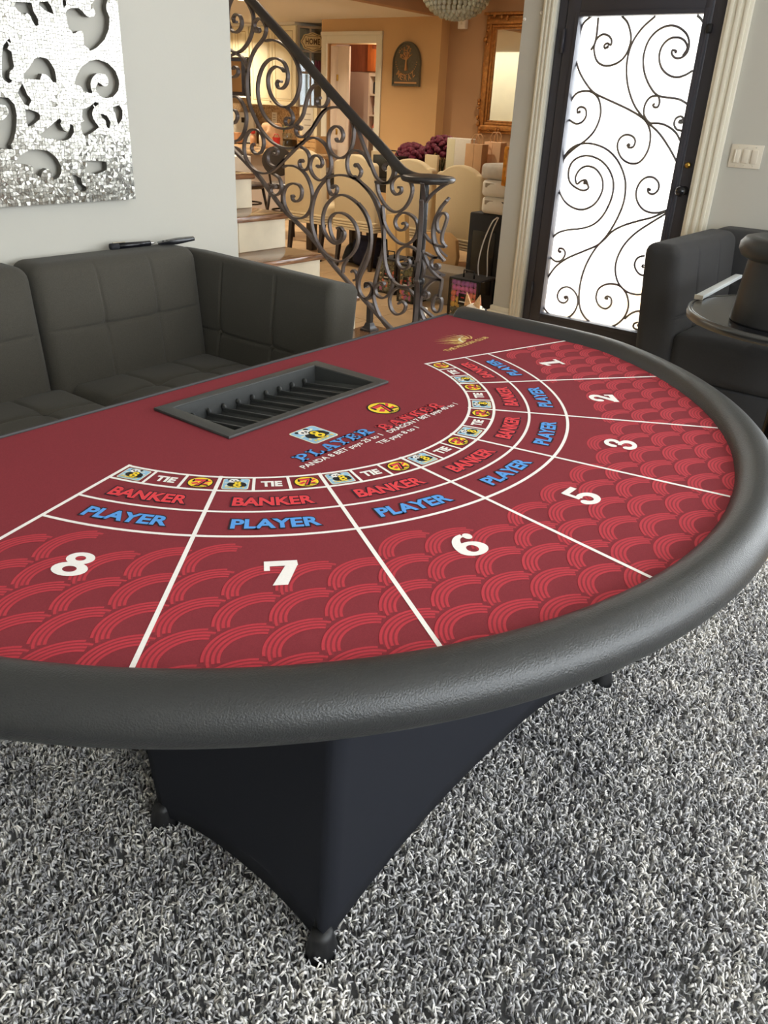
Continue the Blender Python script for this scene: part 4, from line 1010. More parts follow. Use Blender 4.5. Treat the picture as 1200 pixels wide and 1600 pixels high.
def inside(px, pz, poly):
    r = np.zeros(px.shape, bool); n = len(poly)
    for i in range(n):
        x0, z0 = poly[i]; x1, z1 = poly[(i+1) % n]
        if z0 == z1: continue
        c = ((z0 > pz) != (z1 > pz)) & (px < (x1-x0)*(pz-z0)/(z1-z0)+x0); r ^= c
    return r
def chips():
    g = np.random.default_rng(5); s = .0105; nx = int((xr-xl)/s); nz = int((zt-zb)/s)
    gx, gz = np.meshgrid(np.linspace(xl, xr, nx+1), np.linspace(zb, zt, nz+1))
    jx = gx.copy(); jz = gz.copy(); jx[1:-1, 1:-1] += g.uniform(-.32, .32, (nz-1, nx-1))*s; jz[1:-1, 1:-1] += g.uniform(-.32, .32, (nz-1, nx-1))*s
    def hole(x, z):
        r = np.zeros(np.shape(x), bool)
        for h in allh: r |= inside(x, z, h)
        return r
    bad = hole(jx, jz)
    cells = []; segs = []
    for j in range(nz):
        for i in range(nx):
            q = [(j, i), (j, i+1), (j+1, i+1), (j+1, i)]; nb = sum(bad[k] for k in q)
            if nb == 4: continue
            poly = []
            for a, b in zip(q, q[1:]+q[:1]):       # cut the chip off cleanly where the board ends
                if not bad[a]: poly.append((jx[a], jz[a]))
                if bad[a] != bad[b]:
                    segs.append((b, a) if bad[a] else (a, b)); poly.append(len(segs)-1)
            cells.append((poly, nb))
    A0 = np.array([(jx[a], jz[a]) for a, b in segs]); B0 = np.array([(jx[b], jz[b]) for a, b in segs])
    lo = np.zeros(len(segs)); hi = np.ones(len(segs))
    for _ in range(7):
        m = (lo+hi)/2; p = A0+(B0-A0)*m[:, None]; hb = hole(p[:, 0], p[:, 1]); hi = np.where(hb, m, hi); lo = np.where(hb, lo, m)
    X = A0+(B0-A0)*lo[:, None]
    board = MB(); YB0, YB1 = -.006, -.0272
    for poly, nb in cells:                       # the board itself, cut along the same outlines
        P = [tuple(X[k]) if isinstance(k, int) else k for k in poly]; n = len(P)
        board.add([(q[0], YB1, q[1]) for q in P], [tuple(range(n))]); board.add([(q[0], YB0, q[1]) for q in P], [tuple(range(n))[::-1]])
        if nb:
            for k in range(n):
                k2 = (k+1) % n
                if isinstance(poly[k], int) and isinstance(poly[k2], int): board.add([(P[k][0], YB1, P[k][1]), (P[k2][0], YB1, P[k2][1]), (P[k2][0], YB0, P[k2][1]), (P[k][0], YB0, P[k][1])], [(0, 1, 2, 3)])
    for a, b in zip(outer, outer[1:]+outer[:1]): board.add([(a[0], YB1, a[1]), (b[0], YB1, b[1]), (b[0], YB0, b[1]), (a[0], YB0, a[1])], [(0, 1, 2, 3)])
    board.build('carved_board', mat('silver_grout', srgb(96, 92, 84), .55, metal=.25), art)
    v = []; f = []
    for poly, nb in cells:
        P = [tuple(X[k]) if isinstance(k, int) else k for k in poly]
        tris = [P] if nb or g.random() < .4 else ([[P[0], P[1], P[2]], [P[0], P[2], P[3]]] if g.random() < .5 else [[P[0], P[1], P[3]], [P[1], P[2], P[3]]])
        for t in tris:
            Q = np.array(t); c = Q.mean(0); Q = c+(Q-c)*.88
            tx, tz = g.normal(0, .03, 2); b = len(v)
            v += [(q[0], -.0285+tx*(q[0]-c[0])+tz*(q[1]-c[1]), q[1]) for q in Q]; f.append(tuple(range(b, b+len(Q))))
    return MB().add(v, f)
cm = mat('mirror_chip', srgb(176, 174, 166), .2, metal=1.0, noise=.18, nscale=70)
stuff(chips().build('mirror_chips', cm, art))

# ================================================================ armchair by the door
arm = thing('armchair', 'dark charcoal tufted armchair beside the front door, behind the round black table', 'armchair', (0, 0, 0))
placed(cushion((.86, .165, .79), .05, (24, 4, 20), .016, 'y', (-.16, .14), (.08,), .010, .007, lambda o, p: (o[0], o[1]-.035*(1-p[2]), o[2])), 2.885, .030, .455).build('arm', 'sofa_dark', arm)
placed(cushion((.86, .165, .79), .05, (24, 4, 20), .016, 'y', (-.16, .14), (.08,), .010, .007), 2.885, -1.17, .455).build('arm', 'sofa_dark', arm)
placed(cushion((.24, 1.34, .60), .06, (5, 26, 18), .025, 'x', (-.2, .2), (.05,), .010, .008), 3.43, -.57, .55).build('back_cushion', 'sofa_dark', arm)
placed(cushion((.84, 1.005, .21), .05, (18, 22, 4), .022, 'z', (-.14, .14), (-.17, .17), .010, .007), 2.90, -.589, .372).build('seat_cushion', 'sofa_dark', arm)
bx('base_frame', 'sofa_dark', 2.49, 3.53, -1.23, .09, .06, .262, arm, bevel=.01)
for x in (2.53, 3.49):
    for y in (-1.18, .04): bx('leg', 'dark_wood', x-.025, x+.025, y-.025, y+.025, 0, .062, arm, bevel=.004)

# ---- round black table and what stands on it
TZ = .70
rt = thing('round_table', 'round black pedestal table with a polished steel rim at the right edge', 'table', (2.13, -.68, 0))
MB().lathe([(.40, -.024), (.415, -.022), (.415, 0), (.40, .001), (.01, .001)], 64, (0, 0, TZ)).build('tabletop', 'black', rt)
MB().lathe([(.4155, -.030), (.421, -.028), (.423, -.014), (.421, .001), (.413, .0025), (.409, .0015)], 72, (0, 0, TZ), cap=False).build('steel_rim', 'dull_steel', rt)
MB().lathe([(.045, .02), (.045, TZ-.03), (.09, TZ-.024)], 24).build('column', 'black', rt)
MB().lathe([(.26, 0), (.265, .008), (.24, .018), (.06, .035), (.045, .05)], 40).build('foot_plate', 'black', rt)
pc2 = on_z(1219, 506, TZ)
pot = thing('padded_container', 'black cylinder with a thick padded rim standing on the round black table', 'container', (pc2[0], pc2[1], TZ+.0015))
MB().lathe([(.172, 0), (.174, .006), (.166, .10), (.158, .21), (.156, .24)], 48).build('body', mat('black_leather', srgb(46, 45, 44), .36, noise=.08, nscale=60, bump=.12, bscale=300), pot)
MB().lathe([(.12, .222), (.165, .215), (.186, .225), (.197, .245), (.196, .268), (.182, .286), (.158, .292), (.135, .286), (.118, .274), (.06, .270), (.004, .269)], 56).build('padded_rim', 'vinyl', pot)
p = on_z(1092, 464, TZ+.012); q2 = on_z(1150, 433, TZ+.012)
d = Vector((q2[0]-p[0], q2[1]-p[1], 0)); L = d.length
strip = thing('flat_bar', 'pale grey flat bar lying across the back edge of the round black table', 'bar', ((p[0]+q2[0])/2, (p[1]+q2[1])/2, TZ+.003), math.atan2(d.y, d.x))
MB().box(-L/2, L/2+.05, -.016, .016, 0, .016).build('bar', mat('pale_grey_plastic', srgb(196, 200, 200), .4), strip, bevel=.003)
MB().box(-L/2-.004, -L/2, -.017, .017, -.001, .017).build('end_cap', 'plate', strip, bevel=.001)

# ---- small dog walking behind the far end of the table
def dog():
    t = thing('dog', 'small cream and tan dog half hidden behind the far corner of the card table', 'dog', (2.64, 1.33, 0), math.radians(-6)); t.scale = (1.07, 1.07, 1.07)
    V = []; E = []; R = []
    def chain(pts, start=None):
        prev = start
        for x, y, z, r in pts:
            V.append((x, y, z)); R.append(r); i = len(V)-1
            if prev is not None: E.append((prev, i))
            prev = i
        return prev
    chain([(0, 0, .17, .058)]); a = chain([(.08, 0, .175, .062)], 0); b = chain([(.17, 0, .178, .066)], a); n1 = chain([(.24, 0, .20, .05), (.30, 0, .232, .042)], b)
    hd = chain([(.335, 0, .246, .046), (.375, 0, .238, .036), (.41, 0, .228, .022), (.43, 0, .226, .016)], n1)
    chain([(-.06, 0, .20, .022), (-.10, .01, .245, .028), (-.09, .01, .285, .022), (-.06, .01, .305, .010)], 0)
    for s in (-1, 1):
        chain([(.20, s*.045, .12, .026), (.195, s*.048, .065, .017), (.205, s*.048, .02, .015), (.225, s*.048, .012, .014)], b)
        chain([(.0, s*.045, .13, .034), (.03, s*.048, .095, .022), (-.03, s*.05, .06, .015), (-.015, s*.05, .018, .014), (.01, s*.05, .012, .014)], 0)
    me = bpy.data.meshes.new('body'); me.from_pydata(V, E, []); o = link('body', me, t); me.materials.append(MT['cream_fur'])
    sk_ = o.modifiers.new('skin', 'SKIN'); 
    for i, sv in enumerate(me.skin_vertices[0].data): sv.radius = (R[i], R[i]); sv.use_root = (i == 0)
    sk_.use_smooth_shade = True
    sb = o.modifiers.new('sub', 'SUBSURF'); sb.levels = 2; sb.render_levels = 2
    for s in (-1, 1):
        e = MB().add([(.312, s*.006, .275), (.316, s*.058, .258), (.354, s*.03, .268), (.322, s*.050, .345), (.330, s*.030, .272)], [(0, 3, 1), (1, 3, 2), (2, 3, 0), (0, 1, 2)])
        ear = e.build('ear', 'tan_fur', t, bevel=.003); 
        MB().add([(.345, s*.018, .276), (.347, s*.044, .272), (.332, s*.047, .328)], [(0, 1, 2)]).build('inner_ear', 'ear_pink', ear)
        MB().ball((.385, s*.024, .252), .006, 8, 6).build('eye', 'black', t)
    MB().ball((.442, 0, .230), (.008, .010, .008), 8, 6).build('nose', 'black', t)
    return t
dog()
# ================================================================ dining area
def slip_chair(name='dining_chair'):
    t = thing(name, 'cream chair', 'chair', (0, 0, 0), 0, 'cream slipcovered dining chairs')
    w, zt = .235, .95
    ol = [(-w, .40), (w, .40), (w+.004, .70), (w-.004, zt-.065), (w-.03, zt-.045)]+[((w-.06)*math.cos(a), zt-.05+.06*max(0, math.sin(a))**1.6) for a in np.linspace(.10, PI-.10, 15)]+[(-w+.03, zt-.045), (-w+.004, zt-.065), (-w-.004, .70)]
    poly_solid(ol, [], lambda a, b, d: (a, -.25-.05*(b-.42)+d, b), .075).build('back', 'slip', t, bevel=.016, segs=3)
    b = cushion((.49, .50, .12), .03, (10, 10, 3), .02, 'z'); placed(b, 0, .02, .435).build('seat', 'slip', t)
    sk = MB()
    for i in range(4):
        f = .012*i
        sk.box(-.246+f*.1, .246-f*.1, -.262, .262, .40-.022*i, .418-.022*i)
    sk.build('seat_skirt', 'slip', t, bevel=.004)
    for x in (-.20, .20):
        for y, dy in ((-.20, -.05), (.22, .0)):
            v = [(x-.022, y-.022, .34), (x+.022, y-.022, .34), (x+.022, y+.022, .34), (x-.022, y+.022, .34), (x-.014, y+dy-.014, 0), (x+.014, y+dy-.014, 0), (x+.014, y+dy+.014, 0), (x-.014, y+dy+.014, 0)]
            MB().add(v, [(0,1,2,3), (7,6,5,4), (0,4,5,1), (1,5,6,2), (2,6,7,3), (3,7,4,0)]).build('leg', 'dark_wood', t)
    return t
ch0 = slip_chair()
SPOTS = [((446+503)/2, 4.60, -90, 'cream slipcovered dining chair seen through the railing, leftmost of the row'), ((523+585)/2, 4.58, -90, 'cream slipcovered dining chair behind the middle of the railing, second from left'),
         (637, 4.66, -86, 'cream slipcovered dining chair directly behind the newel post and its volute cap'), ((688+757)/2, 4.46, -97, 'cream slipcovered dining chair beside the black tower and white packages')]
for i, (u, X, rz, lb) in enumerate(SPOTS):
    c = ch0 if i == 0 else copy_tree(ch0)
    p = on_x(u, 300, X); c.location = (X+.25, p[1], 0); c.rotation_euler[2] = math.radians(rz); c['label'] = lb
dt = thing('dining_table', 'long dark wood dining table behind the row of cream chairs', 'table', (5.42, 3.35, 0))
bx('tabletop', 'dark_wood', -.46, .46, -1.35, 1.35, .715, .755, dt, bevel=.006); bx('apron', 'dark_wood', -.40, .40, -1.25, 1.25, .63, .714, dt)
for x in (-.36, .36):
    for y in (-1.2, 1.2): bx('leg', 'dark_wood', x-.04, x+.04, y-.04, y+.04, 0, .63, dt, bevel=.004)
TT = .756
def bouquet(u, v0, X, R, label, seed):
    g = random.Random(seed); c = on_x(u, v0, X); t = thing('rose_bouquet', label, 'flowers', (c[0], c[1], TT), 0, 'burgundy rose bouquets')
    zc = c[2]-TT
    MB().lathe([(.045, 0), (.05, .01), (.05, .14), (.058, .16)], 16, cap=False).build('vase', 'case_glass', t)
    for k in range(14):
        a = g.uniform(0, 2*PI); r = g.uniform(.02, R*.8)
        MB().tube([(g.uniform(-.02, .02), g.uniform(-.02, .02), .01), (r*.35*math.cos(a), r*.35*math.sin(a), .15), (r*math.cos(a), r*math.sin(a), zc)], .003, 5).build('stem', 'stem', t)
    fm = None
    def rose_me():
        b = MB().ball((0, 0, 0), (.030, .030, .024), 10, 6)
        for i in range(7):
            a = i*2*PI/7; b.ball((.018*math.cos(a), .018*math.sin(a), -.004+.006*(i % 2)), (.017, .017, .018), 7, 5)
        return b.mesh('rose', 'rose')
    fm = rose_me()
    for k in range(34):
        th = math.acos(1-.95*(k+.5)/34); ph = k*2.39996
        o = link('rose', fm, t); o.location = (R*math.sin(th)*math.cos(ph), R*math.sin(th)*math.sin(ph), zc+R*.95*math.cos(th)-.01); s = g.uniform(1.05, 1.45); o.scale = (s, s, s); o.rotation_euler = (g.uniform(-.5, .5), g.uniform(-.5, .5), g.uniform(0, 6))
    for k in range(12):
        a = g.uniform(0, 2*PI); r = R*g.uniform(.6, 1.1)
        MB().add([(r*math.cos(a), r*math.sin(a), zc-.04), (r*1.15*math.cos(a+.15), r*1.15*math.sin(a+.15), zc-.01), (r*1.3*math.cos(a), r*1.3*math.sin(a), zc-.05), (r*1.1*math.cos(a-.15), r*1.1*math.sin(a-.15), zc-.07)], [(0, 1, 2), (0, 2, 3)]).build('leaf', 'leaf', t)
bouquet(643, 246, 5.38, .125, 'bouquet of burgundy roses with pale stems, behind the handrail end', 1)
bouquet(691, 240, 5.62, .150, 'darker burgundy rose bouquet farther back, beside the white box', 2)
def tabletop_box(name, label, cat, m, u0, u1, vt, X, dx=.12, zb=TT, group=None, bev=.004):
    a, c = on_x(u0, vt, X), on_x(u1, vt, X); zt = (a[2]+c[2])/2
    t = thing(name, label, cat, (X+dx/2, (a[1]+c[1])/2, zb), 0, group); h = abs(a[1]-c[1])/2
    o = bx('body', m, -dx/2, dx/2, -h, h, 0, zt-zb, t, bevel=bev); return t, h, zt-zb
t, h, z = tabletop_box('black_bag', 'black glossy box bag with a white swirl on the dining table', 'bag', 'black', 583, 622, 243, 4.98, .16)
sw_ = [(.0, .30), (.16, .42), (.30, .30), (.26, .10), (.05, .0), (-.12, .14), (-.05, .32), (.1, .3)]
MB().strip([(-.083, -a*h*1.6, z*.5+(b-.2)*z*.8) for a, b in sw_], .008, .004, 'x').build('swirl_emblem', 'white', t)
MB().tube([(0, -h*.6, z), (0, -h*.4, z+.04), (0, h*.4, z+.04), (0, h*.6, z)], .005, 6).build('handle', 'black', t)
t, h, z = tabletop_box('white_carton', 'tall white carton standing on the dining table between roses and paper bags', 'box', 'white', 699, 736, 216, 5.15, .10)
bx('side_print', 'cream_print', -.0515, -.05, h*.3, h-.004, .01, z-.01, t)
def paper_bag(label, m, u0, u1, vt, X):
    t, h, z = tabletop_box('paper_bag', label, 'bag', m, u0, u1, vt, X, .10, group='paper carrier bags', bev=.003)
    for s in (-1, 1): MB().tube([(s*.03, -h*.45, z-.02), (s*.03, -h*.4, z+.05), (s*.03, -h*.15, z+.075), (s*.03, h*.15, z+.075), (s*.03, h*.4, z+.05), (s*.03, h*.45, z-.02)], .004, 6).build('handle', 'paper', t)
    bx('fold', m, -.052, .052, -h*.02, h*.02, .01, z-.005, t)
paper_bag('brown paper carrier bag with twisted handles on the dining table', 'paper', 728, 754, 225, 5.1); paper_bag('peach paper carrier bag tilted next to the brown one', 'peach', 757, 783, 222, 5.25)
t, h, z = tabletop_box('napkin_card', 'cream paper sleeve with a ragged top between the bouquets', 'paper sleeve', 'slip', 664, 684, 242, 5.02, .03)
t, h, z = tabletop_box('envelope', 'cream envelope standing behind the black bag', 'envelope', 'slip', 580, 597, 236, 5.3, .02)

# ---- things stacked on the floor between railing and door
def floor_box(name, label, cat, m, u0, u1, vt, X, dx, group=None, bev=.004, zb=0.0):
    return tabletop_box(name, label, cat, m, u0, u1, vt, X, dx, zb, group, bev)
t, h, z = floor_box('black_tower', 'tall matte black tower case under the white packages near the door wall', 'tower case', 'matte_black', 734, 786, 334, 4.04, .34, bev=.012)
tz = z; ty = t.location.y
MB().box(-.174, -.169, -h*.7, h*.7, .12, z-.12).build('front_panel', 'black', t, bevel=.004)
MB().box(-.176, -.173, -.03, .02, z-.16, z-.15).build('badge', 'matte_black', t)
cb = thing('white_cable', 'white cable hanging in a loop down the black tower', 'cable', (3.835, ty-h*.55-.085, tz))
MB().tube(catmull([(.04, -.03, .006), (-.01, -.02, -.03), (-.012, .03, -.16), (-.012, .055, -.30), (-.012, .04, -.40), (-.012, .0, -.43), (-.012, -.025, -.38), (-.012, -.012, -.22), (-.012, -.03, -.09), (.04, -.04, .006)], 6), .0045, 7).build('cord', 'cord', cb)
zp = tz+.001; gl = ['bottom white package of the three stacked on the black tower', 'middle white package of the three stacked on the black tower', 'crumpled grey white package on top of the stack on the black tower']
for i, (vt, vb) in enumerate(((308, 335), (281, 308), (256, 281))):
    a = on_x(750, (vt+vb)/2, 4.02); c = on_x(800, (vt+vb)/2, 4.02); hz = on_x(775, vt, 4.02)[2]-on_x(775, vb, 4.02)[2]
    t = thing('white_package', gl[i], 'package', (4.18, (a[1]+c[1])/2, zp), math.radians((-2, 2, -4)[i]), 'white packages on the black tower'); h2 = abs(a[1]-c[1])/2
    placed(cushion((.30, 2*h2, hz), .028, (6, 8, 4), .012, 'x', (), (), 0, .02), 0, 0, hz/2).build('wrapper', 'white' if i < 2 else mat('grey_white_wrap', srgb(204, 198, 190), .55, noise=.08, nscale=20, bump=.3, bscale=30), t)
    if i < 2:
        for k, (yy, w_) in enumerate(((h2*.45, .035), (-h2*.45, .010), (-h2*.62, .010))): bx('label_mark', 'greige' if k == 0 else 'matte_black', -.1575, -.156, yy-w_, yy+w_, hz*.55, hz*.8, t)
    zp += hz+.001
a = on_x(795, 236, 3.92); zt_ = a[2]
t = thing('foil_bag', 'gold and orange foil bag at the top right of the white packages', 'bag', (4.0, on_x(794, 260, 4.0)[1], zp-.13), math.radians(8))
bx('pouch', 'gold_bag', -.03, .03, -.045, .03, .0, .25, t, bevel=.01); bx('clear_window', 'peach', -.034, -.031, -.04, .0, .06, .23, t)
# boxes of preserved roses with carrying handles
def rose_box(label, u0, u1, vt, X, dx, warm):
    t, h, z = floor_box('flower_box', label, 'gift box', 'matte_black', u0, u1, vt, X, dx, 'black gift boxes of flowers'); b = list(t.children)[0]
    bpy.data.objects.remove(b)
    for sx in (-1, 1):
        for sy in (-1, 1): bx('post', 'black', sx*(dx/2-.008)-.008, sx*(dx/2-.008)+.008, sy*(h-.008)-.008, sy*(h-.008)+.008, .012, z-.012, t)
    bx('base', 'black', -dx/2, dx/2, -h, h, 0, .012, t, bevel=.002); bx('lid', 'matte_black', -dx/2, dx/2, -h, h, z-.012, z, t, bevel=.002)
    bx('clear_side', 'glass', -dx/2+.001, -dx/2+.003, -h+.016, h-.016, .012, z-.012, t); bx('inner_back', 'matte_black', -dx/2+.045, -dx/2+.05, -h+.016, h-.016, .012, z-.012, t)
    MB().tube([(-dx/4, -h*.35, z), (-dx/4, -h*.35, z+.05), (-dx/4, h*.35, z+.05), (-dx/4, h*.35, z)], .006, 6).build('handle', 'black', t)
    g = random.Random(int(u0)); ny = 6; nz = 7; s = (2*h-.03)/ny; sz = (z-.03)/nz
    mes = {m: MB().ball((0, 0, 0), (.018, s*.56, sz*.58), 8, 6).mesh('blossom', m) for m in (('purple', 'pink', 'orange', 'yellow', 'leaf', 'stem') if warm else ('leaf', 'stem', 'orange', 'greige', 'pink', 'yellow'))}
    for j in range(nz):
        for i in range(ny):
            if warm: m = ['stem' if g.random() < .4 else 'leaf', 'leaf' if g.random() < .7 else 'stem', ('yellow' if i in (0, 1, 4, 5) else 'leaf'), ('orange' if i in (0, 5) else 'yellow'), ('orange' if i in (0, 1, 5) else 'pink'), 'pink', 'purple'][j]
            else: m = g.choice(['leaf', 'leaf', 'stem', 'greige', 'orange', 'pink'] if j < 5 else ['leaf', 'stem'])
            o = link('blossom', mes[m], t); o.location = (-dx/2+.024, -h+.015+s*(i+.5)+g.uniform(-.003, .003), .014+sz*(j+.5)); o.rotation_euler = (g.uniform(0, 3), 0, 0)
    bx('name_card', 'black', -dx/2-.001, -dx/2+.0008, -h*.28, h*.28, z*.40, z*.66, t)
    for zz, ww in ((.57, .12), (.47, .22)): bx('card_print', 'red' if zz > .5 else 'white', -dx/2-.0016, -dx/2-.0008, -h*ww, h*ww, z*zz-.004, z*zz+.004, t)
    return t
rose_box('black framed gift box of pink, purple and orange roses near the door wall', 702, 749, 436, 3.62, .24, True)
rose_box('black framed gift box of greenery left of the newel post', 590, 619, 404, 3.95, .22, False)
rose_box('black framed gift box of greenery with a dark card just behind the newel post', 622, 648, 413, 3.80, .20, False)
t, h, z = floor_box('grey_carton', 'large flat grey carton on the floor behind the newel post', 'box', 'greige', 655, 722, 424, 3.98, .28)
bx('lid', 'greige', -.146, .146, -h-.006, h+.006, z-.06, z+.004, t, bevel=.003)
t, h, z = floor_box('cardboard_box', 'pale cardboard box standing on end by the dining chairs', 'box', 'card_light', 612, 641, 336, 4.40, .06); t.rotation_euler = (math.radians(-6), 0, 0)
bx('tape', 'card', -.0315, -.030, -.01, .01, 0, z, t)
a = on_x(676, 345, 4.22)
t = thing('mailer_bag', 'brown cardboard mailer leaning against the cream chairs, right of the newel post', 'parcel', (4.30, a[1], 0), 0)
ol = [(-.17, 0), (.15, 0), (.17, .06), (.19, .30), (.16, .42), (.08, .47), (-.16, .45)]
poly_solid(ol, [], lambda y, zz, w: (-.02+.10*zz+w, -y, zz), .05).build('wrapper', 'card', t, bevel=.008)
bx('label_mark', 'sign_dark', -.026, -.018, -.11, -.06, .05, .10, t)
p = on_x(586, 385, 4.85)
t = thing('navy_bag', 'dark navy cloth bag under the second cream chair', 'bag', (4.80, p[1], 0)); placed(cushion((.26, .30, .25), .06, (6, 8, 6), .02, 'x', (0,), (.03,), .01, .03), 0, 0, .130).build('cloth', 'navy', t)
MB().tube([(-.12, -.08, .22), (-.145, -.06, .285), (-.145, .06, .285), (-.12, .08, .22)], .01, 6).build('strap', 'navy', t)
p = on_z(560, 404, .02)
t = thing('black_backpack', 'dark grey slouching bag on the floor beside the navy bag', 'bag', (p[0]-.12, p[1]-.05, 0), .3); placed(cushion((.12, .20, .18), .05, (5, 6, 5), .02, 'x', (0,), (), .01, .03, lambda o, q: (o[0], o[1]*(1-.35*q[2]), o[2])), 0, 0, .092).build('cloth', 'matte_black', t)

# ---- gilt mirror on the far wall
XMW = 7.545
y1 = on_x(757, 100, XMW)[1]; zt = on_x(760, 25, XMW)[2]; zb = on_x(750, 207, XMW)[2]; y0 = y1-.95
mir = thing('gilt_mirror', 'tall mirror in a carved gilt frame on the dining room wall', 'mirror', (XMW, (y0+y1)/2, (zt+zb)/2))
hy, hz = (y1-y0)/2, (zt-zb)/2
for k, (fw, d) in enumerate(((.028, .03), (.055, .055), (.03, .04), (.02, .03))):
    o = .0 if k == 0 else (.028, .083, .113)[k-1]
    b = MB()
    b.box(-d, 0, -hy+o, hy-o, hz-o-fw, hz-o).box(-d, 0, -hy+o, hy-o, -hz+o, -hz+o+fw).box(-d, 0, hy-o-fw, hy-o, -hz+o+fw, hz-o-fw).box(-d, 0, -hy+o, -hy+o+fw, -hz+o+fw, hz-o-fw)
    b.build('frame_moulding', 'gilt', mir, bevel=.006)
bx('mirror_glass', 'mirror', -.012, -.004, -hy+.133, hy-.133, -hz+.133, hz-.133, mir)
bx('cornice', 'gilt', -.07, 0, -hy-.02, hy+.02, hz+.001, hz+.03, mir, bevel=.008)
g = random.Random(4)
for sy in (-1, 1):
    for sz in (-1, 1):
        for k in range(14):
            t_ = g.uniform(0, .34); al = g.random() < .5
            yy = hy-(t_ if al else g.uniform(0, .05)); zz = hz-(g.uniform(0, .05) if al else t_)
            MB().ball((-.055-.01*g.random(), sy*yy, sz*zz), (.018, g.uniform(.012, .024), g.uniform(.012, .026)), 7, 5).build('carved_leaf', 'gilt', mir)
p = on_x(725, 36, XMW); so = bx('wall_sensor', 'white', XMW-.05, XMW+.014, p[1]-.05, p[1]+.05, p[2]-.06, p[2]+.06, bevel=.008); tag(so, 'small white sensor box on the wall below the crystal chandelier', 'sensor')
bx('sensor_lens', 'plate', XMW-.054, XMW-.049, p[1]-.012, p[1]+.012, p[2]-.02, p[2]+.02, so)

# ---- arched plaque with a tree and the family name
XP = 7.40
pa, pb_ = on_x(615, 135, XP), on_x(657, 135, XP); ztop = on_x(638, 65, XP)[2]; w = (pa[1]-pb_[1])/2; zb = (pa[2]+pb_[2])/2; hgt = ztop-zb
pl = thing('tree_plaque', 'arched dark slate plaque with a bronze tree and the name MERAZ', 'plaque', (XP-.002, (pa[1]+pb_[1])/2, zb))
def arch(w, h, n=20, b=0.0): return [(-w, b), (w, b)]+[(w*math.cos(a), h-w*1.15+w*1.15*math.sin(a)) for a in np.linspace(0, PI, n)]
poly_solid(arch(w, hgt), [], lambda a, b, d: (-d, -a, b), .03).build('slab', 'plaque', pl, bevel=.004)
poly_solid(arch(w, hgt), [arch(w-.016, hgt-.016, 20, .016)], lambda a, b, d: (-.030-d, -a, b), .012).build('raised_edge', 'plaque', pl, bevel=.002)
def relief(mb, name): mb.v = [(-.031-p[2], -p[0], p[1]) for p in mb.v]; return mb.build(name, 'bronze', pl)
mz = hgt*.42
MB().tube([(-.032, 0, mz-.03), (-.034, .004, mz+.05), (-.032, 0, mz+.11)], [.022, .011, .012], 8).build('tree_trunk', 'bronze', pl)
for s, l, e in ((-1, .08, .05), (1, .08, .05), (-1, .05, .10), (1, .05, .10), (-1, .02, .13), (1, .1, .02)):
    MB().tube([(-.032, 0, mz+.08), (-.034, s*l*.5, mz+.08+e*.6), (-.032, s*l, mz+.09+e)], [.008, .006, .003], 6).build('tree_branch', 'bronze', pl)
g = random.Random(9)
for k in range(26):
    a = g.uniform(0, PI); r = g.uniform(.04, .13); MB().ball((-.033, r*math.cos(a), mz+.11+r*.9*math.sin(a)), (.005, .011, .009), 6, 4).build('tree_leaf', 'bronze', pl)
for k in range(18):
    a = PI*1.05+PI*.9*k/17; MB().ball((-.033, .155*math.cos(a), mz+.08+.15*math.sin(a)), (.004, .009, .006), 6, 4).build('wreath_leaf', 'bronze', pl)
for i, chh in enumerate('MERAZ'):
    m_ = fit(text_mb(chh, 1, .012), .056 if chh == 'M' else .044, .062); a = (i-2)*.36
    m_.v = [((p[0]*math.cos(a)-p[1]*math.sin(a)+math.sin(a)*.19), p[0]*math.sin(a)+p[1]*math.cos(a)-math.cos(a)*.19+hgt*.42+.052, .004) for p in m_.v]
    relief(m_, 'name_letter')
bx('bottom_bar', 'bronze', -.036, -.030, -w*.82, w*.82, .028, .045, pl)

# ---- crystal chandelier
DCH = 5.9
cc = deep(713, -4, DCH); ch = thing('chandelier', 'crystal bead bowl chandelier hanging in the dining area', 'chandelier', tuple(cc))
R0 = 52*DCH/FPX
bead = MB().ball((0, 0, 0), (.0165, .0165, .019), 10, 7).mesh('bead', 'bead')
nb = 0
for k, (rr, dz) in enumerate(((1.0, .045), (1.0, .015), (.985, -.015), (.93, -.045), (.85, -.072), (.74, -.098), (.60, -.120), (.44, -.138), (.26, -.150), (.08, -.156))):
    n = max(5, int(2*PI*rr*R0/.038))
    for i in range(n):
        a = 2*PI*(i+.5*(k % 2))/n; o = link('bead', bead, ch); o.location = (rr*R0*math.cos(a), rr*R0*math.sin(a), dz*R0/.25+.02); o.rotation_euler = (0, 0, a); nb += 1
for z in (.085, .03): MB().lathe([(R0*1.01, z-.008), (R0*1.03, z), (R0*1.01, z+.008)], 40, cap=False).build('ring_band', 'bronze_dark', ch)
MB().lathe([(.012, .09), (.012, 2.9-cc[2]-.06), (.06, 2.9-cc[2]-.03), (.07, 2.9-cc[2])], 12).build('stem_rod', 'bronze_dark', ch)
MB().lathe([(R0*.55, .05), (R0*.45, -.05), (.01, -.08)], 24).build('inner_bowl', 'bronze_dark', ch)
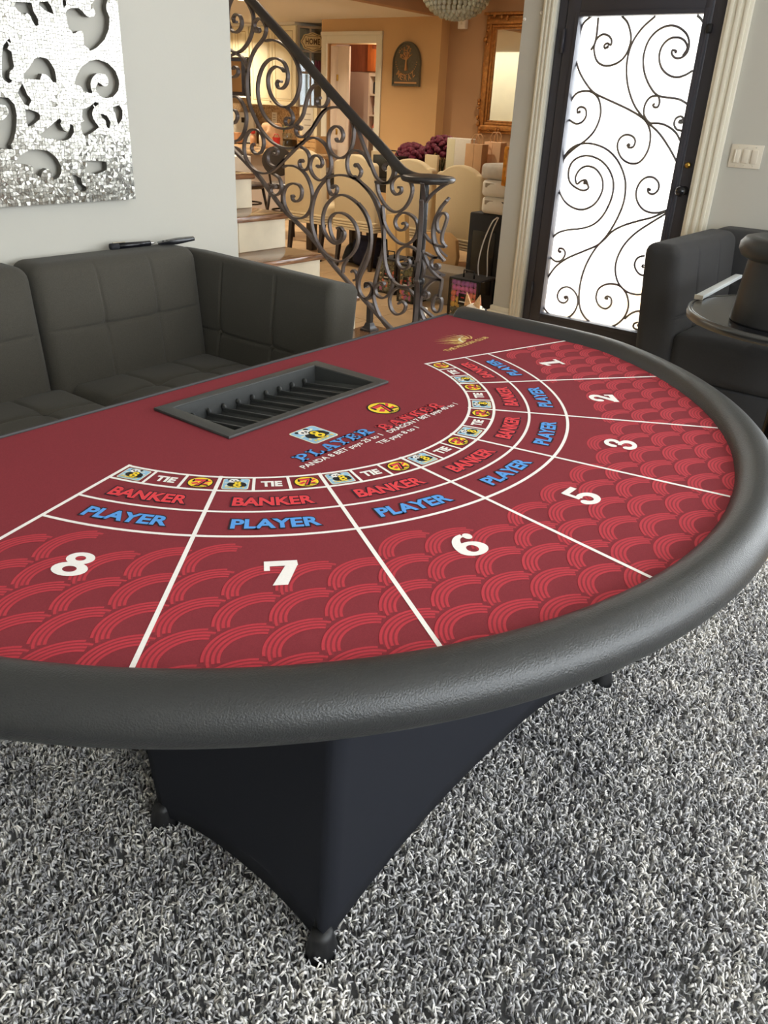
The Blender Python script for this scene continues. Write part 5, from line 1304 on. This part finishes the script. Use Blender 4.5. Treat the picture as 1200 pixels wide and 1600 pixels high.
# ================================================================ pantry doorway
XQ = 7.40
b = MB().box(XQ-.022, XQ, PY1, PY1+.085, 0, PZ+.085).box(XQ-.022, XQ, PY0-.085, PY0, 0, PZ+.085).box(XQ-.022, XQ, PY0, PY1, PZ, PZ+.085)
b.box(XQ-.034, XQ, PY0-.09, PY1+.09, PZ+.085, PZ+.125)
struct(b.build('trim_4', 'trim', bevel=.003))
struct(MB().box(7.561, 8.6, PY1+.04, PY1+.09, 0, 2.25).box(7.561, 8.6, PY0-.33, PY0-.25, 0, 2.25).box(8.6, 8.68, PY0-.33, PY1+.09, 0, 2.25).build('wall_closet', 'mauve'))
bf = thing('bifold_door', 'cream bifold pantry door folded open at the left of the doorway', 'door', (XQ+.02, PY1-.01, .02))
def leafp(name, y0, x0, y1, x1, m):
    d = Vector((x1-x0, y1-y0, 0)); L = d.length; a = math.atan2(d.y, d.x)
    o = MB().box(0, L, -.016, .016, 0, PZ-.04).build(name, m, bf, bevel=.003); o.location = (x0, y0, 0); o.rotation_euler[2] = a
    for z0, z1 in ((.12, .85), (.97, 1.82)):
        MB().box(L*.2, L*.8, -.020, -.015, z0, z1).build('raised_panel', m, o, bevel=.004)
    return o
leafp('door_leaf', -.012, .02, -.085, .075, 'door_white'); leafp('door_leaf', -.092, .075, -.262, .10, 'door_white')
for z in (.5, 1.0, 1.62): MB().box(.05, .062, -.105, -.075, z-.035, z+.035).build('hinge', 'brass', bf, bevel=.002)
MB().ball((.06, -.20, .93), .016, 10, 7).build('door_knob', 'brass', bf)
ced = thing('storage_chest', 'orange wooden cabinet on top of the pantry shelves', 'cabinet', (8.05, 5.88, 0))
za = on_x(570, 112, 7.85)[2]
pcy = on_x(571, 100, 7.8)[1]
bx('carcass', 'cedar_dark', -.2, .3, pcy-5.88-.22, min(pcy-5.88+.36, .60), za-.0, 2.2, ced); bx('door', 'cedar', -.225, -.2, pcy-5.88-.32, pcy-5.88-.01, za+.004, 2.2, ced, bevel=.004); bx('carcass_side', 'cedar', -.2, .3, pcy-5.88-.32, pcy-5.88-.221, za, 2.2, ced)
MB().box(-.245, -.225, pcy-5.88-.28, pcy-5.88-.10, 1.98, 2.02).build('handle', 'cedar_dark', ced, bevel=.004)
sh = thing('pantry_shelves', 'white pantry shelf unit with a grey side panel in the doorway', 'shelf unit', (7.95, pcy, 0))
z0 = [on_x(580, v, 7.85)[2] for v in (119, 147, 179, 213)]
bx('side_panel', 'mauve', -.1, .3, -.02, min(.36, 6.48-pcy), .0, za-.004, sh); bx('upright', 'door_white', -.1, .3, -.045, -.021, 0, za-.004, sh); bx('back_panel', 'matte_black', .28, .3, -.40, -.046, 0, za-.004, sh)
bx('shelf', 'door_white', -.1, .28, -.40, -.046, za-.05, za-.004, sh)
for z in z0[1:]: bx('shelf', 'door_white', -.1, .28, -.40, -.046, z-.022, z, sh, bevel=.002)
def bottle(label, m, cap, x, y, z, s, g):
    t = thing('bottle', label, 'bottle', (x, y, z+.0005), 0, g)
    MB().lathe([(.045*s, 0), (.05*s, .01*s), (.05*s, .13*s), (.035*s, .165*s), (.018*s, .18*s), (.018*s, .20*s)], 14).build('body', m, t)
    MB().lathe([(.022*s, .195*s), (.022*s, .235*s), (.018*s, .24*s)], 12).build('cap', cap, t)
    MB().lathe([(.0508*s, .03*s), (.0508*s, .11*s)], 14, cap=False).build('label', 'label', t); return t
bottle('pink detergent bottle on the upper visible pantry shelf', 'detergent', 'pink', 7.93, pcy-.12, z0[2], .95, 'pantry bottles'); bottle('red bottle at the right of the upper pantry shelf', 'red', 'white', 7.95, pcy-.26, z0[2], .8, 'pantry bottles')
bottle('orange red bottle on the lowest visible pantry shelf', 'orange', 'white', 7.93, pcy-.10, z0[3], .9, 'pantry bottles'); bottle('mauve bottle at the right of the lowest visible pantry shelf', 'purple', 'detergent', 7.93, pcy-.24, z0[3], 1.0, 'pantry bottles')
bl_ = bx('black_case', 'matte_black', 7.9, 8.15, pcy-.30, pcy-.06, z0[1]+.0005, z0[1]+.14, bevel=.01); tag(bl_, 'black case on the top pantry shelf under the orange cabinet', 'case')

# ================================================================ kitchen
XK = 7.6
def cab(name, label, y0, y1, z0, z1, x0, depth, doors, knob=None):
    t = thing(name, label, 'cabinet', (x0, (y0+y1)/2, z0)); h = (y1-y0)/2; H_ = z1-z0
    bx('carcass', 'cabinet', 0, depth, -h, h, 0, H_, t)
    w = 2*h/doors
    for i in range(doors):
        a = -h+w*i+.004; c = a+w-.008
        d = bx('door', 'cabinet', -.020, -.001, a, c, .006, H_-.006, t, bevel=.003)
        for q in ((a+.05, a+.058, .06, H_-.06), (c-.058, c-.05, .06, H_-.06), (a+.058, c-.058, .06, .068), (a+.058, c-.058, H_-.068, H_-.06)): bx('groove', 'groove', -.0215, -.0195, *q, d)
        bx('raised_panel', 'cabinet', -.026, -.020, a+.075, c-.075, .085, H_-.085, d, bevel=.004)
        s = .03 if i % 2 else -.03; yk = (a+.035) if i % 2 else (c-.035)
        MB().ball((-.032, yk, .05), .012, 8, 6).build('knob', 'nickel', d)
    return t
def yk(u, X=XK): return on_x(u, 100, X)[1]
zt = on_x(430, 40, XK)[2]; zl = on_x(430, 165, XK)[2]
cab('upper_cabinet', 'cream double door wall cabinet seen through the large railing scroll', yk(464), yk(392), zl, zt, XK, .5, 2)
cab('upper_cabinet', 'short cream wall cabinet above the black microwave', yk(391), yk(350), on_x(380, 90, XK)[2], zt, XK, .5, 2)
struct(bx('trim_5', 'trim', XK-.05, XK+.5, yk(465), yk(345), zt+.001, 2.268, bevel=.004))
mw = thing('microwave', 'black built in microwave under the short cream cabinet', 'microwave', (XK, (yk(388)+yk(350))/2, on_x(380, 150, XK)[2])); h = (yk(350)-yk(388))/2; hz = on_x(380, 91, XK)[2]-on_x(380, 150, XK)[2]
bx('body', 'black', -.03, .5, -h, h, 0, hz-.002, mw, bevel=.006); bx('door_glass', 'mirror', -.036, -.031, -h+.11, h-.02, .05, hz-.04, mw); bx('vent_lip', 'white', -.04, 0, -h, h, -.02, -.001, mw)
# corner cabinet with a glass front, dishes inside
ya, yb_ = yk(465), on_x(505, 100, 7.85)[1]
t = thing('glass_cabinet', 'glass fronted corner cabinet with a HOME sign hanging on it', 'cabinet', (XK, ya, zl)); H_ = zt-zl
A0 = Vector((0, 0)); A1 = Vector((7.85-XK, yb_-ya)); dd = (A1-A0).normalized(); LL = (A1-A0).length
def along(mb): 
    a = math.atan2(dd.y, dd.x); mb.v = [(p[0]*math.cos(a)-p[1]*math.sin(a), p[0]*math.sin(a)+p[1]*math.cos(a), p[2]) for p in mb.v]; return mb
along(MB().box(0, LL, .13, .14, 0, H_)).build('back_panel', 'penin', t)
for a0, a1 in ((0, .03), (LL/2-.012, LL/2+.012), (LL-.03, LL)): along(MB().box(a0, a1, -.01, .012, 0, H_)).build('stile', 'greige', t)
for z in (0, H_*.42, H_*.68, H_-.03): along(MB().box(0, LL, -.008, .13, z, z+.025)).build('shelf', 'greige', t)
along(MB().box(.03, LL-.03, -.004, -.001, .02, H_-.03)).build('pane', 'case_glass', t)
g = random.Random(2)
for i in range(7):
    cn = g.choice(['red', 'white', 'pink', 'matte_black'])
    j = along(MB().lathe([(.018, 0), (.022, .02), (.020, .12), (.010, .14)], 10, (.05+i*(LL-.10)/6, .06, H_*.42+.0255))).build('jar', cn, None)
    j.location = (XK, ya, zl); tag(j, ('leftmost', 'second', 'third', 'fourth', 'fifth', 'sixth', 'rightmost')[i]+' small '+{'matte_black': 'black'}.get(cn, cn)+' jar from the left on the middle shelf of the glass cabinet' if 0 < i < 6 else ('leftmost', '', '', '', '', '', 'rightmost')[i]+' small '+{'matte_black': 'black'}.get(cn, cn)+' jar on the middle shelf of the glass cabinet', 'jar', 'jars in the glass cabinet')
sg = thing('home_sign', 'cream scalloped sign lettered HOME hanging on the glass cabinet', 'sign', tuple(deep(488.5, 66, (Vector((XK, ya, 0))+Vector((A1.x/2, A1.y/2, 1.93))-Vector(tuple(CAM))).dot(Vector(tuple(FWD)))-.05)))
sg.rotation_euler[2] = math.atan2(-dd.y, -dd.x)+PI
ol = [(.155*math.cos(a)*(1+.05*math.cos(8*a)), .105*math.sin(a)*(1+.05*math.cos(8*a))) for a in np.linspace(0, 2*PI, 64)[:-1]]
sgn = 1 if True else -1
def sgp(a, b, d): return (a, -.02-d, b)
poly_solid(ol, [], sgp, .014).build('board', 'sign', sg, bevel=.003)
poly_solid([(x*.9, y*.88) for x, y in ol], [[(x*.85, y*.82) for x, y in ol]], lambda a, b, d: (a, -.0345-d, b), .003).build('border_line', 'sign_dark', sg)
m_ = fit(text_mb('HOME', 1, .03), .19, .07); m_.v = [(p[0], -.0352, p[1]-.03) for p in m_.v]; m_.build('sign_lettering', 'sign_dark', sg)
bx('flourish', 'sign_dark', -.07, .07, -.0352, -.0345, .06, .066, sg); bx('flourish', 'sign_dark', -.08, .08, -.0352, -.0345, -.055, -.049, sg)
# wall behind the counter, counter, stove
struct(bx('wall_backsplash', 'granite', XK+.5, XK+.56, yk(470), 10.7, .85, zl))
struct(bx('wall_corner', 'cabinet', 7.62, XK+.5, 6.84, yk(466), 0, zl-.002))
ZC = on_x(440, 236, 7.0)[2]
ct = thing('kitchen_counter', 'granite topped kitchen counter with cream base below the wall cabinets', 'counter', (7.35, 8.6, 0))
bx('countertop', 'granite', -.35, .262, 6.90-8.6, 10.6-8.6, ZC-.04, ZC, ct, bevel=.008); bx('base_unit', 'cabinet', -.28, .26, 6.93-8.6, 10.6-8.6, 0, ZC-.041, ct); bx('rear_top', 'granite', .2621, .70, 7.25-8.6, 10.6-8.6, ZC-.04, ZC, ct)
def stand(name, label, cat, u, v, X, grp=None):
    p = on_x(u, v, X); return thing(name, label, cat, (X, p[1], ZC+.0005), 0, grp), p[2]-ZC
t, h = stand('stove', 'cream range backguard with a dark display at the left end of the counter', 'stove', 376, 175, 7.95); bx('backguard', 'plate', -.03, .03, -.30, .34, 0, h, t, bevel=.01)
p = on_x(381, 182, 7.92); bx('display', 'black', -.036, -.031, p[1]-t.location.y-.05, p[1]-t.location.y+.05, h-.14, h-.07, t); bx('cooktop', 'black', -.55, -.04, -.30, .34, 0, .012, t)
t, h = stand('copper_pot', 'copper pot on the stove at the left end of the counter', 'pot', 371, 200, 7.6); t.location.z += .013
MB().lathe([(.06, 0), (.075, .02), (.075, .13), (.08, .138)], 20).build('pan', 'copper', t); MB().tube([(0, .075, .11), (-.03, .17, .12)], .012, 8).build('handle', 'black', t)
t, h = stand('bottle', 'tall bottle with an orange red cap on the kitchen counter', 'bottle', 395, 203, 7.4); MB().lathe([(.04, 0), (.042, h*.6), (.02, h*.72), (.02, h*.78)], 14).build('body', 'copper', t); MB().lathe([(.035, h*.78), (.035, h), (.03, h*1.02)], 14).build('cap', 'red', t)
t, h = stand('jar', 'pale jar beside the bottle with the orange cap', 'jar', 409, 210, 7.4); MB().lathe([(.04, 0), (.042, h*.8), (.036, h)], 12).build('glass', 'plate', t); MB().lathe([(.038, h), (.038, h*1.12)], 12).build('lid', 'matte_black', t)
t, h = stand('paper_sack', 'crumpled brown paper sack on the kitchen counter', 'bag', 425, 192, 7.22); placed(cushion((.20, .26, h), .05, (5, 6, 6), .02, 'x', (-.05,), (.04,), .02, .04), 0, 0, h/2).build('sack', 'paper', t)
t, h = stand('red_basket', 'small red wire basket in front of the paper sack', 'basket', 432, 215, 7.1); MB().lathe([(.035, 0), (.05, h*.8), (.055, h)], 14, cap=False).build('wire_bowl', 'red', t); MB().lathe([(.034, 0), (.036, .006)], 14).build('base', 'red', t); MB().tube([(0, -.055, h), (0, -.03, h+.04), (0, .03, h+.04), (0, .055, h)], .005, 6).build('handle', 'red', t)
t, h = stand('plant', 'bunch of green leaves behind the paper sack', 'plant', 438, 193, 7.56); MB().lathe([(.05, 0), (.06, .09)], 12).build('pot', 'plate', t)
for k in range(14):
    a = k*2.4; MB().add([(0, 0, .08), (.06*math.cos(a)-.02*math.sin(a), .06*math.sin(a)+.02*math.cos(a), h*.75), (.13*math.cos(a), .13*math.sin(a), h*(.9+.1*(k % 2))), (.06*math.cos(a)+.02*math.sin(a), .06*math.sin(a)-.02*math.cos(a), h*.75)], [(0, 1, 2, 3)]).build('leaf', 'green', t)
t, h = stand('pitcher', 'clear glass pitcher on the kitchen counter', 'pitcher', 449, 208, 7.2); MB().lathe([(.07, 0), (.075, .01), (.06, h*.6), (.07, h)], 18, cap=False).build('glass', 'case_glass', t); MB().lathe([(.069, 0), (.07, .008)], 18).build('base', 'case_glass', t)
t, h = stand('wood_crate', 'wooden crate at the right end of the kitchen counter', 'crate', 489, 212, 7.15)
for k in range(3): bx('slat', 'card', -.12, -.105, -.16, .16, .005+k*h/3, h/3*(k+.88), t); 
for k in range(3): bx('slat', 'card', .105, .12, -.16, .16, .005+k*h/3, h/3*(k+.88), t)
for s in (-1, 1): bx('end_panel', 'card', -.12, .12, s*.16-.008, s*.16+.008, .0, h, t)
bx('bottom', 'card', -.1, .1, -.15, .15, 0, .01, t)
for (u, v, w, hh, n, lb, c) in ((481, 190, .10, .17, 'paper_notice', 'cream paper notice on the kitchen corner wall', 'notice'), (429, 185, .05, .08, 'outlet_plate', 'white double outlet plate on the kitchen backsplash', 'outlet')):
    X = 7.618 if n == 'paper_notice' else XK+.498
    p = on_x(u, v, X); o = bx(n, 'plate', X-.006, X, p[1]-w, p[1]+w, p[2]-hh, p[2]+hh, bevel=.003); tag(o, lb, c)
    for k in range(3): bx('print_line' if n == 'paper_notice' else 'socket', 'greige', X-.0075, X-.0058, p[1]-w*.6, p[1]+w*.6, p[2]+hh*(.5-.4*k), p[2]+hh*(.5-.4*k)+.012, o)
# peninsula and bar stools
XN = 6.35
pn = thing('peninsula', 'grey plastered breakfast bar with a wood edged top behind the stairs', 'counter', (6.6, 6.75, 0))
yn0, yn1 = on_x(478, 260, XN)[1], on_x(345, 260, XN)[1]; zn = on_x(430, 238, XN)[2]
bx('bar_wall', 'penin', -.12, .12, yn0-6.75, yn1-6.75, 0, zn-.05, pn); bx('bar_top', 'granite', -.28, .2, yn0-6.75-.05, yn1-6.75, zn-.049, zn, pn, bevel=.01)
def stool(label, u, X, rz):
    p = on_x(u, 280, X); zs = on_x(u, 285, X)[2]; zt = on_x(u, 226, X)[2]
    t = thing('bar_stool', label, 'stool', (X, p[1], 0), math.radians(rz), 'dark bar stools')
    MB().lathe([(.19, zs-.06), (.215, zs-.04), (.215, zs-.015), (.18, zs), (.01, zs+.004)], 24).build('seat', 'dark_wood', t)
    ov = [(.19*math.cos(a), (zt-.16)+.15*math.sin(a)) for a in np.linspace(0, 2*PI, 26)[:-1]]
    poly_solid(ov, [], lambda a, b, d: (a, -.21+d, b), .025).build('backrest', 'dark_wood', t, bevel=.006)
    for s in (-1, 1): MB().tube([(s*.10, -.17, zs-.03), (s*.11, -.20, zt-.25)], .013, 8).build('back_post', 'dark_wood', t)
    for sx in (-1, 1):
        for sy in (-1, 1): MB().tube([(sx*.13, sy*.13, zs-.04), (sx*.19, sy*.19, .0)], [.018, .014], 8).build('leg', 'dark_wood', t)
    MB().lathe([(.172, .24), (.178, .25), (.172, .26)], 24, cap=False).build('foot_ring', 'dark_wood', t)
stool('dark wooden bar stool with an oval back, nearer the cream chairs', 448, 5.65, -75); stool('dark wooden bar stool at the left end of the grey breakfast bar', 385, 5.75, -85)
p = on_x(367, 265, 5.0); zt = on_x(367, 243, 5.0)[2]
cz = thing('patterned_carton', 'white carton with a teal pattern standing beside the upper steps', 'box', (5.0, p[1], 0)); bx('carton', 'white', -.12, .12, -.12, .12, 0, zt, cz, bevel=.004)
bx('printed_face', 'teal', -.1215, -.1198, -.11, .11, zt*.3, zt-.03, cz)

# ================================================================ lamps of the dining area and kitchen
def can_light(label, x, y, z, w, col):
    t = thing('ceiling_light', label, 'lamp', (x, y, z), 0, 'recessed ceiling lights')
    MB().lathe([(.085, -.004), (.10, -.004), (.10, .0), (.085, .0)], 28, cap=False).build('trim_ring', 'white', t)
    MB().lathe([(.085, -.001), (.01, -.001)], 28, cap=False).build('diffuser', 'lamp_glow', t)
    l = bpy.data.lights.new('ceiling_lamp', 'AREA'); l.shape = 'DISK'; l.size = .16; l.energy = w; l.color = col; l.spread = math.radians(150)
    o = bpy.data.objects.new('ceiling_lamp', l); COL.objects.link(o); o.location = (x, y, z-.012)
WARM = (1.0, .86, .66)
for i, (x, y) in enumerate(((4.0, 3.6), (6.3, 3.0))): can_light(('recessed light in the high dining room ceiling, nearer the stairs', 'recessed light in the high dining room ceiling, nearer the gilt mirror')[i], x, y, 2.898, DINING_W, WARM)
l = bpy.data.lights.new('pantry_fill_light', 'POINT'); l.energy = 7; l.color = WARM; l.shadow_soft_size = .05  # added fill that brightens the pantry interior; no fixture stands there
o = bpy.data.objects.new('pantry_fill_light', l); COL.objects.link(o); o.location = (7.66, 5.72, 1.9)
for i, (x, y) in enumerate(((5.6, 6.0), (6.9, 8.3), (4.6, 8.2))): can_light(('recessed light in the low kitchen ceiling just past the dining bulkhead', 'recessed light in the low kitchen ceiling before the wall cabinets', 'recessed light in the low kitchen ceiling beside the stair wall')[i], x, y, 2.268, KITCHEN_W, WARM)
